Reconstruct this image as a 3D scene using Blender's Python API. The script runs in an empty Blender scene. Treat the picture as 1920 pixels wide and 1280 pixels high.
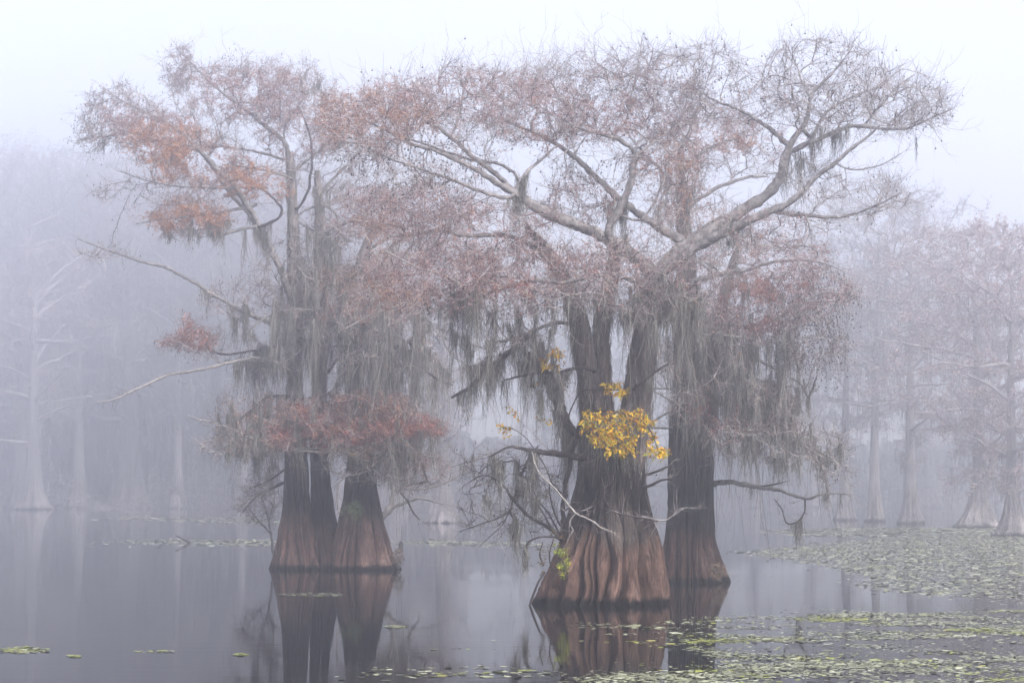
import bpy, math
import numpy as np
rng = np.random.default_rng(7)
sc = bpy.context.scene
COL = sc.collection

# ------------------------------------------------------------------ camera
F = 85.0 / 36.0 * 1920.0          # focal length in photograph pixels
YH = 915.0                        # horizon row in the photograph
PITCH = math.atan((YH - 640.0) / F)
CP, SP = math.cos(PITCH), math.sin(PITCH)
NEAR = 40.0


def ray(px, py):
    u = (np.asarray(px, float) - 960.0) / F
    v = (640.0 - np.asarray(py, float)) / F
    return np.stack([u, CP - v * SP, SP + v * CP], -1)


_r = ray(960, 1130)
CAMH = float(-_r[2] / _r[1] * NEAR)


def P(px, py, Y):
    """world point at ground distance Y seen in direction (px, py)"""
    d = ray(px, py)
    s = np.asarray(Y, float) / d[..., 1]
    p = d * s[..., None]
    p[..., 2] += CAMH
    return p


def Yof(py):
    d = ray(960, py)
    return float(CAMH / (-d[2] / d[1]))


def proj(p):
    q = np.asarray(p, float) - np.array([0, 0, CAMH])
    w = q[..., 1] * CP + q[..., 2] * SP
    v = -q[..., 1] * SP + q[..., 2] * CP
    return 960 + F * q[..., 0] / w, 640 - F * v / w


cam_d = bpy.data.cameras.new("camera")
cam_d.lens = 85.0
cam_d.sensor_width = 36.0
cam_d.clip_end = 3000
cam = bpy.data.objects.new("camera", cam_d)
cam.location = (0, 0, CAMH)
cam.rotation_euler = (math.pi / 2 + PITCH, 0, 0)
COL.objects.link(cam)
sc.camera = cam

# ------------------------------------------------------------------ world, sun, exposure
SKY_E, SKY_R = math.radians(42), math.radians(215)
world = bpy.data.worlds.new("World")
sc.world = world
world.use_nodes = True
wn = world.node_tree
for n in list(wn.nodes):
    wn.nodes.remove(n)
wo = wn.nodes.new("ShaderNodeOutputWorld")
sky = wn.nodes.new("ShaderNodeTexSky")
sky.sky_type = 'NISHITA'
sky.sun_disc = False
sky.sun_elevation = SKY_E
sky.sun_rotation = SKY_R
bg1 = wn.nodes.new("ShaderNodeBackground")
bg1.inputs[1].default_value = 0.05
bg2 = wn.nodes.new("ShaderNodeBackground")          # the even pale overcast deck above the mist
bg2.inputs[0].default_value = (0.885, 0.853, 0.965, 1)
bg2.inputs[1].default_value = 0.56
add = wn.nodes.new("ShaderNodeAddShader")
wn.links.new(sky.outputs[0], bg1.inputs[0])
wn.links.new(bg1.outputs[0], add.inputs[0])
wn.links.new(bg2.outputs[0], add.inputs[1])
wn.links.new(add.outputs[0], wo.inputs[0])

sun_d = bpy.data.lights.new("sun", 'SUN')
sun_d.energy = 2.7
sun_d.angle = math.radians(14)
sun_d.color = (1.0, 0.95, 0.88)
sun = bpy.data.objects.new("sun", sun_d)
# light comes from behind the camera, from the right
_az = math.radians(145)   # clockwise from +Y
_dir = np.array([math.sin(_az) * math.cos(SKY_E), math.cos(_az) * math.cos(SKY_E), math.sin(SKY_E)])
from mathutils import Vector
sun.rotation_euler = Vector(_dir).to_track_quat('Z', 'Y').to_euler()
sun.location = (20, -20, 60)
COL.objects.link(sun)
sky.sun_rotation = _az
sc.view_settings.view_transform = 'Standard'
sc.view_settings.look = 'None'
sc.view_settings.exposure = 1.0
sc.view_settings.gamma = 1.0
sc.view_settings.use_curve_mapping = False
sc.cycles.volume_bounces = 8
sc.cycles.max_bounces = 12
sc.cycles.diffuse_bounces = 2
sc.cycles.glossy_bounces = 3
HAZE_DENSITY = 0.0073
HAZE_COLOR = (0.945, 0.955, 0.988, 1)
HAZE_G = 0.87

# ------------------------------------------------------------------ materials


def mat(name):
    m = bpy.data.materials.new(name)
    m.use_nodes = True
    nt = m.node_tree
    b = nt.nodes["Principled BSDF"]
    b.inputs["Roughness"].default_value = 0.9
    b.inputs["Specular IOR Level"].default_value = 0.15
    return m, nt, b


def ramp(nt, stops):
    r = nt.nodes.new("ShaderNodeValToRGB")
    e = r.color_ramp.elements
    while len(e) < len(stops):
        e.new(0.5)
    for i, (p, c) in enumerate(stops):
        e[i].position = p
        e[i].color = (*c, 1)
    return r


def island_mat(name, stops, trans=0.0, rough=0.9):
    """every leaf, strand or twig takes its own shade out of a ramp"""
    m, nt, b = mat(name)
    g = nt.nodes.new("ShaderNodeNewGeometry")
    r = ramp(nt, stops)
    nt.links.new(g.outputs["Random Per Island"], r.inputs[0])
    nt.links.new(r.outputs[0], b.inputs["Base Color"])
    b.inputs["Roughness"].default_value = rough
    return m


def noise_mat(name, stops, scale=6.0, stretch=(1, 1, 1), bump=0.4, dist=0.01, rough=0.9):
    m, nt, b = mat(name)
    tc = nt.nodes.new("ShaderNodeTexCoord")
    mp = nt.nodes.new("ShaderNodeMapping")
    mp.inputs["Scale"].default_value = stretch
    n = nt.nodes.new("ShaderNodeTexNoise")
    n.inputs["Scale"].default_value = scale
    n.inputs["Detail"].default_value = 8
    n.inputs["Roughness"].default_value = 0.65
    r = ramp(nt, stops)
    nt.links.new(tc.outputs["Object"], mp.inputs[0])
    nt.links.new(mp.outputs[0], n.inputs["Vector"])
    nt.links.new(n.outputs[0], r.inputs[0])
    nt.links.new(r.outputs[0], b.inputs["Base Color"])
    bp = nt.nodes.new("ShaderNodeBump")
    bp.inputs["Strength"].default_value = bump
    bp.inputs["Distance"].default_value = dist
    nt.links.new(n.outputs[0], bp.inputs["Height"])
    nt.links.new(bp.outputs[0], b.inputs["Normal"])
    b.inputs["Roughness"].default_value = rough
    return m


def trunk_mat(name, red, dark, pale, stain, k=1.0):
    """fibrous cypress bark: wet black line at the water, red-brown flood zone, weathered grey above"""
    m, nt, b = mat(name)
    L = nt.links.new
    tc = nt.nodes.new("ShaderNodeTexCoord")
    sep = nt.nodes.new("ShaderNodeSeparateXYZ")
    L(tc.outputs["Object"], sep.inputs[0])

    def noise(scale, st, detail=6, rough=0.6):
        mp = nt.nodes.new("ShaderNodeMapping")
        mp.inputs["Scale"].default_value = st
        L(tc.outputs["Object"], mp.inputs[0])
        n = nt.nodes.new("ShaderNodeTexNoise")
        n.inputs["Scale"].default_value = scale
        n.inputs["Detail"].default_value = detail
        n.inputs["Roughness"].default_value = rough
        L(mp.outputs[0], n.inputs["Vector"])
        return n

    fib = noise(26 / k, (1, 1, 0.07), 8, 0.7)
    med = noise(5 / k, (1, 1, 0.35), 6, 0.65)
    low = noise(1.6 / k, (1, 1, 0.5), 3, 0.5)
    spk = noise(45 / k, (1, 1, 0.6), 4, 0.7)
    rr = ramp(nt, [(0.34, tuple(c * 0.16 for c in red)), (0.48, tuple(c * 0.7 for c in red)), (0.58, red), (0.74, tuple(min(1, c * 1.9) for c in red))])
    mixf = nt.nodes.new("ShaderNodeMath")
    mixf.operation = 'MULTIPLY_ADD'
    L(spk.outputs[0], mixf.inputs[0])
    mixf.inputs[1].default_value = 0.30
    hb = nt.nodes.new("ShaderNodeMath")
    hb.operation = 'MULTIPLY_ADD'
    L(med.outputs[0], hb.inputs[0])
    hb.inputs[1].default_value = 0.55
    hc = nt.nodes.new("ShaderNodeMath")
    hc.operation = 'MULTIPLY_ADD'
    L(fib.outputs[0], hc.inputs[0])
    hc.inputs[1].default_value = 0.65
    hc.inputs[2].default_value = -0.24
    L(hc.outputs[0], hb.inputs[2])
    L(hb.outputs[0], mixf.inputs[2])
    L(mixf.outputs[0], rr.inputs[0])
    gr = ramp(nt, [(0.40, dark), (0.57, tuple(0.6 * d + 0.4 * p for d, p in zip(dark, pale))), (0.74, pale)])
    g2 = nt.nodes.new("ShaderNodeMath")
    g2.operation = 'MULTIPLY_ADD'
    L(fib.outputs[0], g2.inputs[0])
    g2.inputs[1].default_value = 0.62
    g3 = nt.nodes.new("ShaderNodeMath")
    g3.operation = 'MULTIPLY_ADD'
    L(low.outputs[0], g3.inputs[0])
    g3.inputs[1].default_value = 0.75
    g3.inputs[2].default_value = -0.19
    L(g3.outputs[0], g2.inputs[2])
    L(g2.outputs[0], gr.inputs[0])
    # ragged stain line
    zz = nt.nodes.new("ShaderNodeMath")
    zz.operation = 'MULTIPLY_ADD'
    L(fib.outputs[0], zz.inputs[0])
    zz.inputs[1].default_value = 0.9 * k
    L(sep.outputs[2], zz.inputs[2])
    zz2 = nt.nodes.new("ShaderNodeMath")
    zz2.operation = 'MULTIPLY_ADD'
    L(low.outputs[0], zz2.inputs[0])
    zz2.inputs[1].default_value = 1.1 * k
    L(zz.outputs[0], zz2.inputs[2])
    mr = nt.nodes.new("ShaderNodeMapRange")
    mr.interpolation_type = 'SMOOTHSTEP'
    mr.inputs["From Min"].default_value = stain + 0.90 * k
    mr.inputs["From Max"].default_value = stain + 1.12 * k
    L(zz2.outputs[0], mr.inputs[0])
    mx = nt.nodes.new("ShaderNodeMix")
    mx.data_type = 'RGBA'
    L(mr.outputs[0], mx.inputs[0])
    L(rr.outputs[0], mx.inputs[6])
    L(gr.outputs[0], mx.inputs[7])
    # wet line
    wl = nt.nodes.new("ShaderNodeMapRange")
    wl.interpolation_type = 'SMOOTHSTEP'
    wl.inputs["From Min"].default_value = 0.10 * k + 0.06
    wl.inputs["From Max"].default_value = 0.15 * k + 0.12
    zw = nt.nodes.new("ShaderNodeMath")
    zw.operation = 'MULTIPLY_ADD'
    L(med.outputs[0], zw.inputs[0])
    zw.inputs[1].default_value = 0.22 * k
    L(sep.outputs[2], zw.inputs[2])
    L(zw.outputs[0], wl.inputs[0])
    mx2 = nt.nodes.new("ShaderNodeMix")
    mx2.data_type = 'RGBA'
    pat = noise(2.4 / k, (1, 1, 0.55), 5, 0.62)
    pr = nt.nodes.new("ShaderNodeMapRange")
    pr.interpolation_type = 'SMOOTHSTEP'
    pr.inputs["From Min"].default_value = 0.50
    pr.inputs["From Max"].default_value = 0.66
    pr.inputs["To Max"].default_value = 0.75
    L(pat.outputs[0], pr.inputs[0])
    mxp = nt.nodes.new("ShaderNodeMix")
    mxp.data_type = 'RGBA'
    mxp.blend_type = 'MIX'
    L(pr.outputs[0], mxp.inputs[0])
    L(rr.outputs[0], mxp.inputs[6])
    r2 = ramp(nt, [(0.36, tuple(c * 0.3 for c in red)), (0.50, tuple(min(1, c * 1.5) for c in red)), (0.64, tuple(min(1, c * 2.5 + 0.02) for c in red))])
    L(mixf.outputs[0], r2.inputs[0])
    L(r2.outputs[0], mxp.inputs[7])
    for lk in list(mx.inputs[6].links):
        nt.links.remove(lk)
    L(mxp.outputs[2], mx.inputs[6])
    mx2.inputs[6].default_value = (0.012, 0.011, 0.012, 1)
    L(wl.outputs[0], mx2.inputs[0])
    L(mx.outputs[2], mx2.inputs[7])
    L(mx2.outputs[2], b.inputs["Base Color"])
    bp = nt.nodes.new("ShaderNodeBump")
    bp.inputs["Strength"].default_value = 1.0
    bp.inputs["Distance"].default_value = 0.055 * k
    L(fib.outputs[0], bp.inputs["Height"])
    L(bp.outputs[0], b.inputs["Normal"])
    return m


M = {}
M['trunk_near'] = trunk_mat("cypress_bark", (0.175, 0.106, 0.082), (0.010, 0.009, 0.010), (0.24, 0.20, 0.175), 1.05)
M['trunk_back'] = trunk_mat("cypress_bark_dark", (0.10, 0.058, 0.046), (0.012, 0.010, 0.012), (0.085, 0.065, 0.06), 0.92)
M['trunk_left'] = trunk_mat("cypress_bark_brown", (0.165, 0.102, 0.082), (0.02, 0.016, 0.016), (0.14, 0.105, 0.09), 1.2)
M['trunk_far'] = trunk_mat("cypress_bark_haze_paled", (0.37, 0.33, 0.32), (0.32, 0.30, 0.295), (0.52, 0.49, 0.48), 2.0, 4.0)  # bark lightened so far trunks fade: extra haze painted into the colour
M['limb'] = noise_mat("limb_bark", [(0.30, (0.08, 0.07, 0.07)), (0.48, (0.205, 0.188, 0.186)), (0.70, (0.46, 0.435, 0.425))], 9, bump=0.8, dist=0.02)
M['limb_dark'] = noise_mat("dark_limb_bark", [(0.32, (0.02, 0.017, 0.018)), (0.55, (0.06, 0.048, 0.046)), (0.75, (0.15, 0.12, 0.11))], 12, bump=0.8, dist=0.02)
M['limb_white'] = noise_mat("bleached_dead_wood", [(0.3, (0.17, 0.15, 0.14)), (0.5, (0.34, 0.31, 0.29)), (0.7, (0.55, 0.52, 0.48))], 18, bump=0.6)
M['stem'] = noise_mat("shaggy_stem_bark", [(0.34, (0.03, 0.026, 0.027)), (0.52, (0.105, 0.085, 0.08)), (0.7, (0.25, 0.205, 0.185))], 14, (1, 1, 0.14), 0.9, 0.02)
M['stem_pale'] = noise_mat("weathered_pale_bark", [(0.34, (0.07, 0.06, 0.058)), (0.52, (0.24, 0.21, 0.20)), (0.7, (0.48, 0.44, 0.42))], 12, (1, 1, 0.2), 0.9, 0.02)
M['twig'] = island_mat("twig_bark", [(0.0, (0.06, 0.042, 0.042)), (0.30, (0.16, 0.125, 0.12)), (0.58, (0.33, 0.285, 0.27)), (1.0, (0.58, 0.52, 0.50))])
M['twig_dark'] = island_mat("dark_twig_bark", [(0.0, (0.02, 0.016, 0.017)), (0.7, (0.07, 0.055, 0.055)), (1.0, (0.16, 0.13, 0.12))])
M['pink'] = island_mat("dusky_pink_needles", [(0.0, (0.16, 0.075, 0.068)), (0.5, (0.38, 0.215, 0.205)), (1.0, (0.56, 0.39, 0.375))])
M['rust'] = island_mat("rust_needles", [(0.0, (0.17, 0.075, 0.05)), (0.5, (0.38, 0.19, 0.13)), (1.0, (0.54, 0.34, 0.25))])
M['orange'] = island_mat("orange_needles", [(0.0, (0.30, 0.10, 0.035)), (0.5, (0.54, 0.21, 0.07)), (1.0, (0.62, 0.32, 0.14))])
M['red'] = island_mat("red_needles", [(0.0, (0.15, 0.05, 0.042)), (0.5, (0.32, 0.105, 0.08)), (1.0, (0.45, 0.22, 0.17))])
M['mauve'] = island_mat("grey_mauve_needles", [(0.0, (0.12, 0.075, 0.075)), (0.5, (0.22, 0.15, 0.15)), (1.0, (0.34, 0.26, 0.25))])
M['olive'] = island_mat("olive_brown_needles", [(0.0, (0.11, 0.085, 0.045)), (0.5, (0.19, 0.14, 0.08)), (1.0, (0.28, 0.22, 0.13))])
M['moss'] = island_mat("spanish_moss_fibre", [(0.0, (0.065, 0.062, 0.055)), (0.5, (0.175, 0.167, 0.146)), (1.0, (0.38, 0.365, 0.33))])
M['moss_far'] = island_mat("moss_fibre_haze_paled", [(0.0, (0.22, 0.22, 0.22)), (1.0, (0.36, 0.36, 0.35))])  # far moss and wood mass: fog veil partly painted in as lighter colour
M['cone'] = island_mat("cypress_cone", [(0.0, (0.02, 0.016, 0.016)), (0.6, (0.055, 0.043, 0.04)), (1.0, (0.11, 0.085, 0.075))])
M['far_wood'] = noise_mat("far_bark_haze_paled", [(0.3, (0.30, 0.28, 0.275)), (0.7, (0.52, 0.48, 0.47))], 1.2, bump=0.3)  # far limbs: bark colour raised towards the fog, standing in for haze
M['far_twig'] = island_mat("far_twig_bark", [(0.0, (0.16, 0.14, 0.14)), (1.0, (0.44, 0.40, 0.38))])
M['far_pink'] = island_mat("far_pink_needles_haze_paled", [(0.0, (0.40, 0.31, 0.30)), (1.0, (0.56, 0.45, 0.435))])  # needles paled to sink into the mist, haze put into their colour
M['far_grey'] = island_mat("far_grey_needles_haze_paled", [(0.0, (0.24, 0.215, 0.215)), (1.0, (0.43, 0.39, 0.385))])  # grey needles likewise carry some of the haze in their colour
M['yellow'] = island_mat("yellow_leaf", [(0.0, (0.50, 0.20, 0.012)), (0.3, (0.74, 0.38, 0.012)), (0.7, (0.80, 0.50, 0.015)), (0.88, (0.40, 0.34, 0.03)), (1.0, (0.18, 0.20, 0.03))], rough=0.55)
M['green_leaf'] = island_mat("fresh_green_leaf", [(0.0, (0.10, 0.15, 0.02)), (0.6, (0.25, 0.33, 0.035)), (1.0, (0.45, 0.42, 0.05))], rough=0.55)
M['brown_leaf'] = island_mat("brown_leaf", [(0.0, (0.10, 0.06, 0.03)), (0.6, (0.22, 0.14, 0.06)), (1.0, (0.14, 0.16, 0.05))], rough=0.7)
M['fern'] = island_mat("fern_green", [(0.0, (0.07, 0.10, 0.04)), (1.0, (0.18, 0.22, 0.09))], rough=0.7)
M['pad'] = island_mat("floating_leaf", [(0.0, (0.03, 0.032, 0.02)), (0.22, (0.12, 0.12, 0.065)), (0.5, (0.29, 0.31, 0.17)), (0.85, (0.45, 0.47, 0.31)), (1.0, (0.52, 0.52, 0.40))], rough=0.45)
M['pad_bright'] = island_mat("floating_leaf_bright", [(0.0, (0.05, 0.055, 0.015)), (0.35, (0.22, 0.25, 0.04)), (0.8, (0.38, 0.42, 0.07)), (1.0, (0.42, 0.36, 0.12))], rough=0.45)


def water_mat():
    m, nt, b = mat("dark_lake_water")
    b.inputs["Base Color"].default_value = (0.010, 0.011, 0.012, 1)
    b.inputs["Roughness"].default_value = 0.015
    b.inputs["IOR"].default_value = 1.08
    b.inputs["Specular IOR Level"].default_value = 0.5
    L = nt.links.new
    tc = nt.nodes.new("ShaderNodeTexCoord")

    def noise(sx, sy, detail):
        mp = nt.nodes.new("ShaderNodeMapping")
        mp.inputs["Scale"].default_value = (sx, sy, 1)
        L(tc.outputs["Object"], mp.inputs[0])
        n = nt.nodes.new("ShaderNodeTexNoise")
        n.inputs["Scale"].default_value = 1
        n.inputs["Detail"].default_value = detail
        n.inputs["Roughness"].default_value = 0.5
        L(mp.outputs[0], n.inputs["Vector"])
        return n
    a = noise(0.7, 3.0, 5)
    c = noise(0.10, 0.16, 2)
    mr = nt.nodes.new("ShaderNodeMapRange")
    mr.inputs["From Min"].default_value = 0.42
    mr.inputs["From Max"].default_value = 0.62
    mr.inputs["To Min"].default_value = 0.15
    mr.inputs["To Max"].default_value = 1.0
    L(c.outputs[0], mr.inputs[0])
    mu = nt.nodes.new("ShaderNodeMath")
    mu.operation = 'MULTIPLY'
    L(a.outputs[0], mu.inputs[0])
    L(mr.outputs[0], mu.inputs[1])
    bp = nt.nodes.new("ShaderNodeBump")
    bp.inputs["Strength"].default_value = 1.0
    bp.inputs["Distance"].default_value = 0.0026
    L(mu.outputs[0], bp.inputs["Height"])
    L(bp.outputs[0], b.inputs["Normal"])
    return m


M['water'] = water_mat()

# ------------------------------------------------------------------ mesh helpers


class MB:
    """collects vertices and faces, links them as one mesh object"""

    def __init__(self):
        self.v, self.q, self.t, self.n = [], [], [], 0

    def add(self, v, quads=None, tris=None, m=0):
        v = np.asarray(v, float).reshape(-1, 3)
        if quads is not None and len(quads):
            self.q.append((np.asarray(quads).reshape(-1, 4) + self.n, m))
        if tris is not None and len(tris):
            self.t.append((np.asarray(tris).reshape(-1, 3) + self.n, m))
        self.v.append(v)
        self.n += len(v)

    def empty(self):
        return not self.v

    def build(self, name, mats, parent=None, origin=(0, 0, 0), smooth=True, kind=None, label=None):
        V = np.concatenate(self.v) - np.asarray(origin, float)
        me = bpy.data.meshes.new(name)
        me.vertices.add(len(V))
        me.vertices.foreach_set("co", V.astype(np.float32).ravel())
        qs = np.concatenate([a for a, _ in self.q]) if self.q else np.zeros((0, 4), int)
        ts = np.concatenate([a for a, _ in self.t]) if self.t else np.zeros((0, 3), int)
        mi = np.concatenate([np.full(len(a), m) for a, m in self.q] + [np.full(len(a), m) for a, m in self.t])
        loops = np.concatenate([qs.ravel(), ts.ravel()]).astype(np.int32)
        tot = np.concatenate([np.full(len(qs), 4), np.full(len(ts), 3)]).astype(np.int32)
        start = np.concatenate([[0], np.cumsum(tot)[:-1]]).astype(np.int32)
        me.loops.add(len(loops))
        me.loops.foreach_set("vertex_index", loops)
        me.polygons.add(len(tot))
        me.polygons.foreach_set("loop_start", start)
        me.polygons.foreach_set("loop_total", tot)
        me.polygons.foreach_set("material_index", mi.astype(np.int32))
        me.polygons.foreach_set("use_smooth", np.full(len(tot), smooth))
        for m in (mats if isinstance(mats, (list, tuple)) else [mats]):
            me.materials.append(m)
        me.update(calc_edges=True)
        me.validate()
        o = bpy.data.objects.new(name, me)
        COL.objects.link(o)
        if parent is not None:
            o.parent = parent
        else:
            o.location = origin
        if kind:
            o["kind"] = kind
        if label:
            o["label"] = label
        return o


def norm(a):
    return a / (np.linalg.norm(a, axis=-1, keepdims=True) + 1e-12)


def tubes(mb, Pn, R, k=3, m=0, cap=False):
    """a batch of tubes, all with the same number of points: Pn (t, n, 3), R (t, n)"""
    Pn = np.asarray(Pn, float)
    R = np.asarray(R, float)
    t, n = Pn.shape[:2]
    if t == 0:
        return
    T = np.empty_like(Pn)
    T[:, 1:-1] = Pn[:, 2:] - Pn[:, :-2]
    T[:, 0] = Pn[:, 1] - Pn[:, 0]
    T[:, -1] = Pn[:, -1] - Pn[:, -2]
    T = norm(T)
    main = norm(Pn[:, -1] - Pn[:, 0] + 1e-9)
    ref = np.cross(main, np.array([0.31, 0.87, 0.39]))
    bad = np.linalg.norm(ref, axis=1) < 0.2
    ref[bad] = np.cross(main[bad], np.array([0.9, -0.1, 0.4]))
    ref = norm(ref)[:, None, :]
    U = norm(np.cross(T, np.broadcast_to(ref, T.shape)))
    W = np.cross(T, U)
    a = np.arange(k) * 2 * math.pi / k
    ring = Pn[:, :, None, :] + R[:, :, None, None] * (np.cos(a)[None, None, :, None] * U[:, :, None, :] + np.sin(a)[None, None, :, None] * W[:, :, None, :])
    v = ring.reshape(-1, 3)
    base = (np.arange(t) * n * k)[:, None, None]
    i = (np.arange(n - 1) * k)[None, :, None]
    j = np.arange(k)[None, None, :]
    j2 = (j + 1) % k
    q = np.stack(np.broadcast_arrays(base + i + j, base + i + j2, base + i + k + j2, base + i + k + j), -1).reshape(-1, 4)
    tr = None
    if cap and k == 3:
        b0 = (np.arange(t) * n * k)
        tr = np.concatenate([np.stack([b0 + 2, b0 + 1, b0], 1), np.stack([b0 + (n - 1) * k, b0 + (n - 1) * k + 1, b0 + (n - 1) * k + 2], 1)])
    mb.add(v, quads=q, tris=tr, m=m)


def catmull(p, step):
    """smooth polyline through the rows of p (any width), resampled at about step along xyz"""
    p = np.asarray(p, float)
    pts = np.vstack([2 * p[0] - p[1], p, 2 * p[-1] - p[-2]])
    out = []
    for i in range(1, len(pts) - 2):
        L = np.linalg.norm(pts[i + 1][:3] - pts[i][:3])
        n = max(2, int(math.ceil(L / step)))
        t = (np.arange(n) / n)[:, None]
        a, b, c, d = pts[i - 1], pts[i], pts[i + 1], pts[i + 2]
        out.append(0.5 * (2 * b + (c - a) * t + (2 * a - 5 * b + 4 * c - d) * t ** 2 + (3 * b - a - 3 * c + d) * t ** 3))
    out.append(p[-1:])
    return np.vstack(out)


def wobble(p, s=1.0, seed=0.0):
    x, y, z = p[..., 0] / s, p[..., 1] / s, p[..., 2] / s
    return (np.sin(1.7 * x + 2.3 * z + seed) + np.sin(2.9 * y - 1.3 * x + 1.9 * z + 2 * seed) + np.sin(3.7 * z + 2.1 * y + 3.1 * seed) + np.sin(5.3 * x - 4.1 * z + seed * 0.7)) / 4


# ------------------------------------------------------------------ trunk


def trunk(mb, prof, Y, lobes, amp0, seed, m=0, fine=0.012, na=340, nz=120, dY=0.0, depthk=1.0, fade=1.6):
    """fluted, flared cypress trunk from silhouette rows (py, xl, xr); returns base point"""
    r = np.random.default_rng(seed)
    prof = sorted(prof, key=lambda q: -q[0])
    py = np.array([q[0] for q in prof], float)
    xl = np.array([q[1] for q in prof], float)
    xr = np.array([q[2] for q in prof], float)
    L = P(xl, py, Y)
    Rr = P(xr, py, Y)
    zc, cx, rad = L[:, 2], (L[:, 0] + Rr[:, 0]) / 2, (Rr[:, 0] - L[:, 0]) / 2
    # below the water line
    zc = np.concatenate([[-0.35], [0.0], zc[1:]])
    cx = np.concatenate([[cx[0]], cx])
    rad = np.concatenate([[rad[0] * 1.05], rad])
    zmax = zc[-1]
    u = np.linspace(0, 1, nz)
    zs = -0.35 + (zmax + 0.35) * u ** 1.15
    pts = np.stack([zc, cx, rad], 1)
    # smooth interpolation
    dense = catmull(np.stack([pts[:, 0], pts[:, 1], pts[:, 2]], 1), 0.05 * max(1, rad[0]))
    o = np.argsort(dense[:, 0])
    cxs = np.interp(zs, dense[o, 0], dense[o, 1])
    rs = np.interp(zs, dense[o, 0], dense[o, 2])
    th = np.linspace(0, 2 * math.pi, na, endpoint=False)
    # lobe positions
    w = np.exp(r.normal(0, 0.55, lobes))
    edges = np.concatenate([[0], np.cumsum(w)])
    edges = edges / edges[-1] * 2 * math.pi
    lobeh = r.uniform(0.55, 1.25, lobes)
    depth = r.uniform(0.5, 1.3, lobes)
    rr = np.zeros((nz, na))
    hz = np.clip(zs / zmax, 0, 1)
    for iz in range(nz):
        sway = 0.10 * math.sin(3.1 * hz[iz] + seed) + 0.05 * np.sin(7.7 * hz[iz] + 2 * seed + 3 * np.sin(2 * th)) + 0.03 * np.sin(19 * hz[iz] + 4 * np.sin(3 * th + seed))
        t = (th + sway) % (2 * math.pi)
        k = np.clip(np.searchsorted(edges, t, side='right') - 1, 0, lobes - 1)
        f = (t - edges[k]) / (edges[k + 1] - edges[k])
        rounded = np.clip(np.sin(math.pi * f), 0, 1) ** 0.62
        a = amp0 * np.exp(-fade * hz[iz]) * (0.75 + 0.25 * depth[k])
        # each buttress lobe dies out at its own height
        die = np.clip(1.35 - hz[iz] / lobeh[k], 0.25, 1)
        # some buttresses split in two on the way down
        split = np.clip((0.55 * depth[k] - hz[iz]) * 4, 0, 1) * (depth[k] > 0.85)
        notch = np.exp(-((f - 0.5 - 0.12 * np.sin(9 * lobeh[k] + 4 * hz[iz])) / 0.09) ** 2)
        rr[iz] = 1 - a * die * (1 - rounded) - 0.55 * a * split * notch + 0.09 * (lobeh[k] - 0.9) * np.exp(-2 * hz[iz])
        rr[iz] += 0.020 * np.sin(23 * f + 31 * hz[iz] + 6 * lobeh[k]) * np.sin(17 * hz[iz] + 5 * k) * np.exp(-1.2 * hz[iz])
    # bark strips
    nstr = int(lobes * 5)
    ph = r.uniform(0, 6.28, nz)
    strip = np.abs(np.sin(th[None, :] * nstr / 2 + 1.5 * np.sin(3 * hz[:, None] + 5 * np.sin(th[None, :] * 3)) + 0.5 * np.sin(40 * hz[:, None] + 9 * th[None, :]))) ** 0.7
    rough = 0.5 * np.sin(th[None, :] * 17 + hz[:, None] * 9 + seed) * np.sin(th[None, :] * 5 - hz[:, None] * 14)
    rr = rr * rs[:, None]
    rr += fine * (strip + rough)
    X = cxs[:, None] + rr * np.cos(th)[None, :]
    Yy = Y + dY + depthk * rr * np.sin(th)[None, :]
    Z = np.repeat(zs[:, None], na, 1)
    v = np.stack([X, Yy, Z], -1).reshape(-1, 3)
    i = (np.arange(nz - 1) * na)[:, None]
    j = np.arange(na)[None, :]
    j2 = (j + 1) % na
    q = np.stack([i + j, i + j2, i + na + j2, i + na + j], -1).reshape(-1, 4)
    top = len(v)
    v = np.vstack([v, [[cxs[-1], Y + dY, zs[-1] + 0.05]]])
    b = (nz - 1) * na
    jj = np.arange(na)
    t3 = np.stack([b + jj, b + (jj + 1) % na, np.full(na, top)], 1)
    mb.add(v, quads=q, tris=t3, m=m)
    return np.array([cx[1], Y + dY, 0.0])


# ------------------------------------------------------------------ skeleton growth


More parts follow.
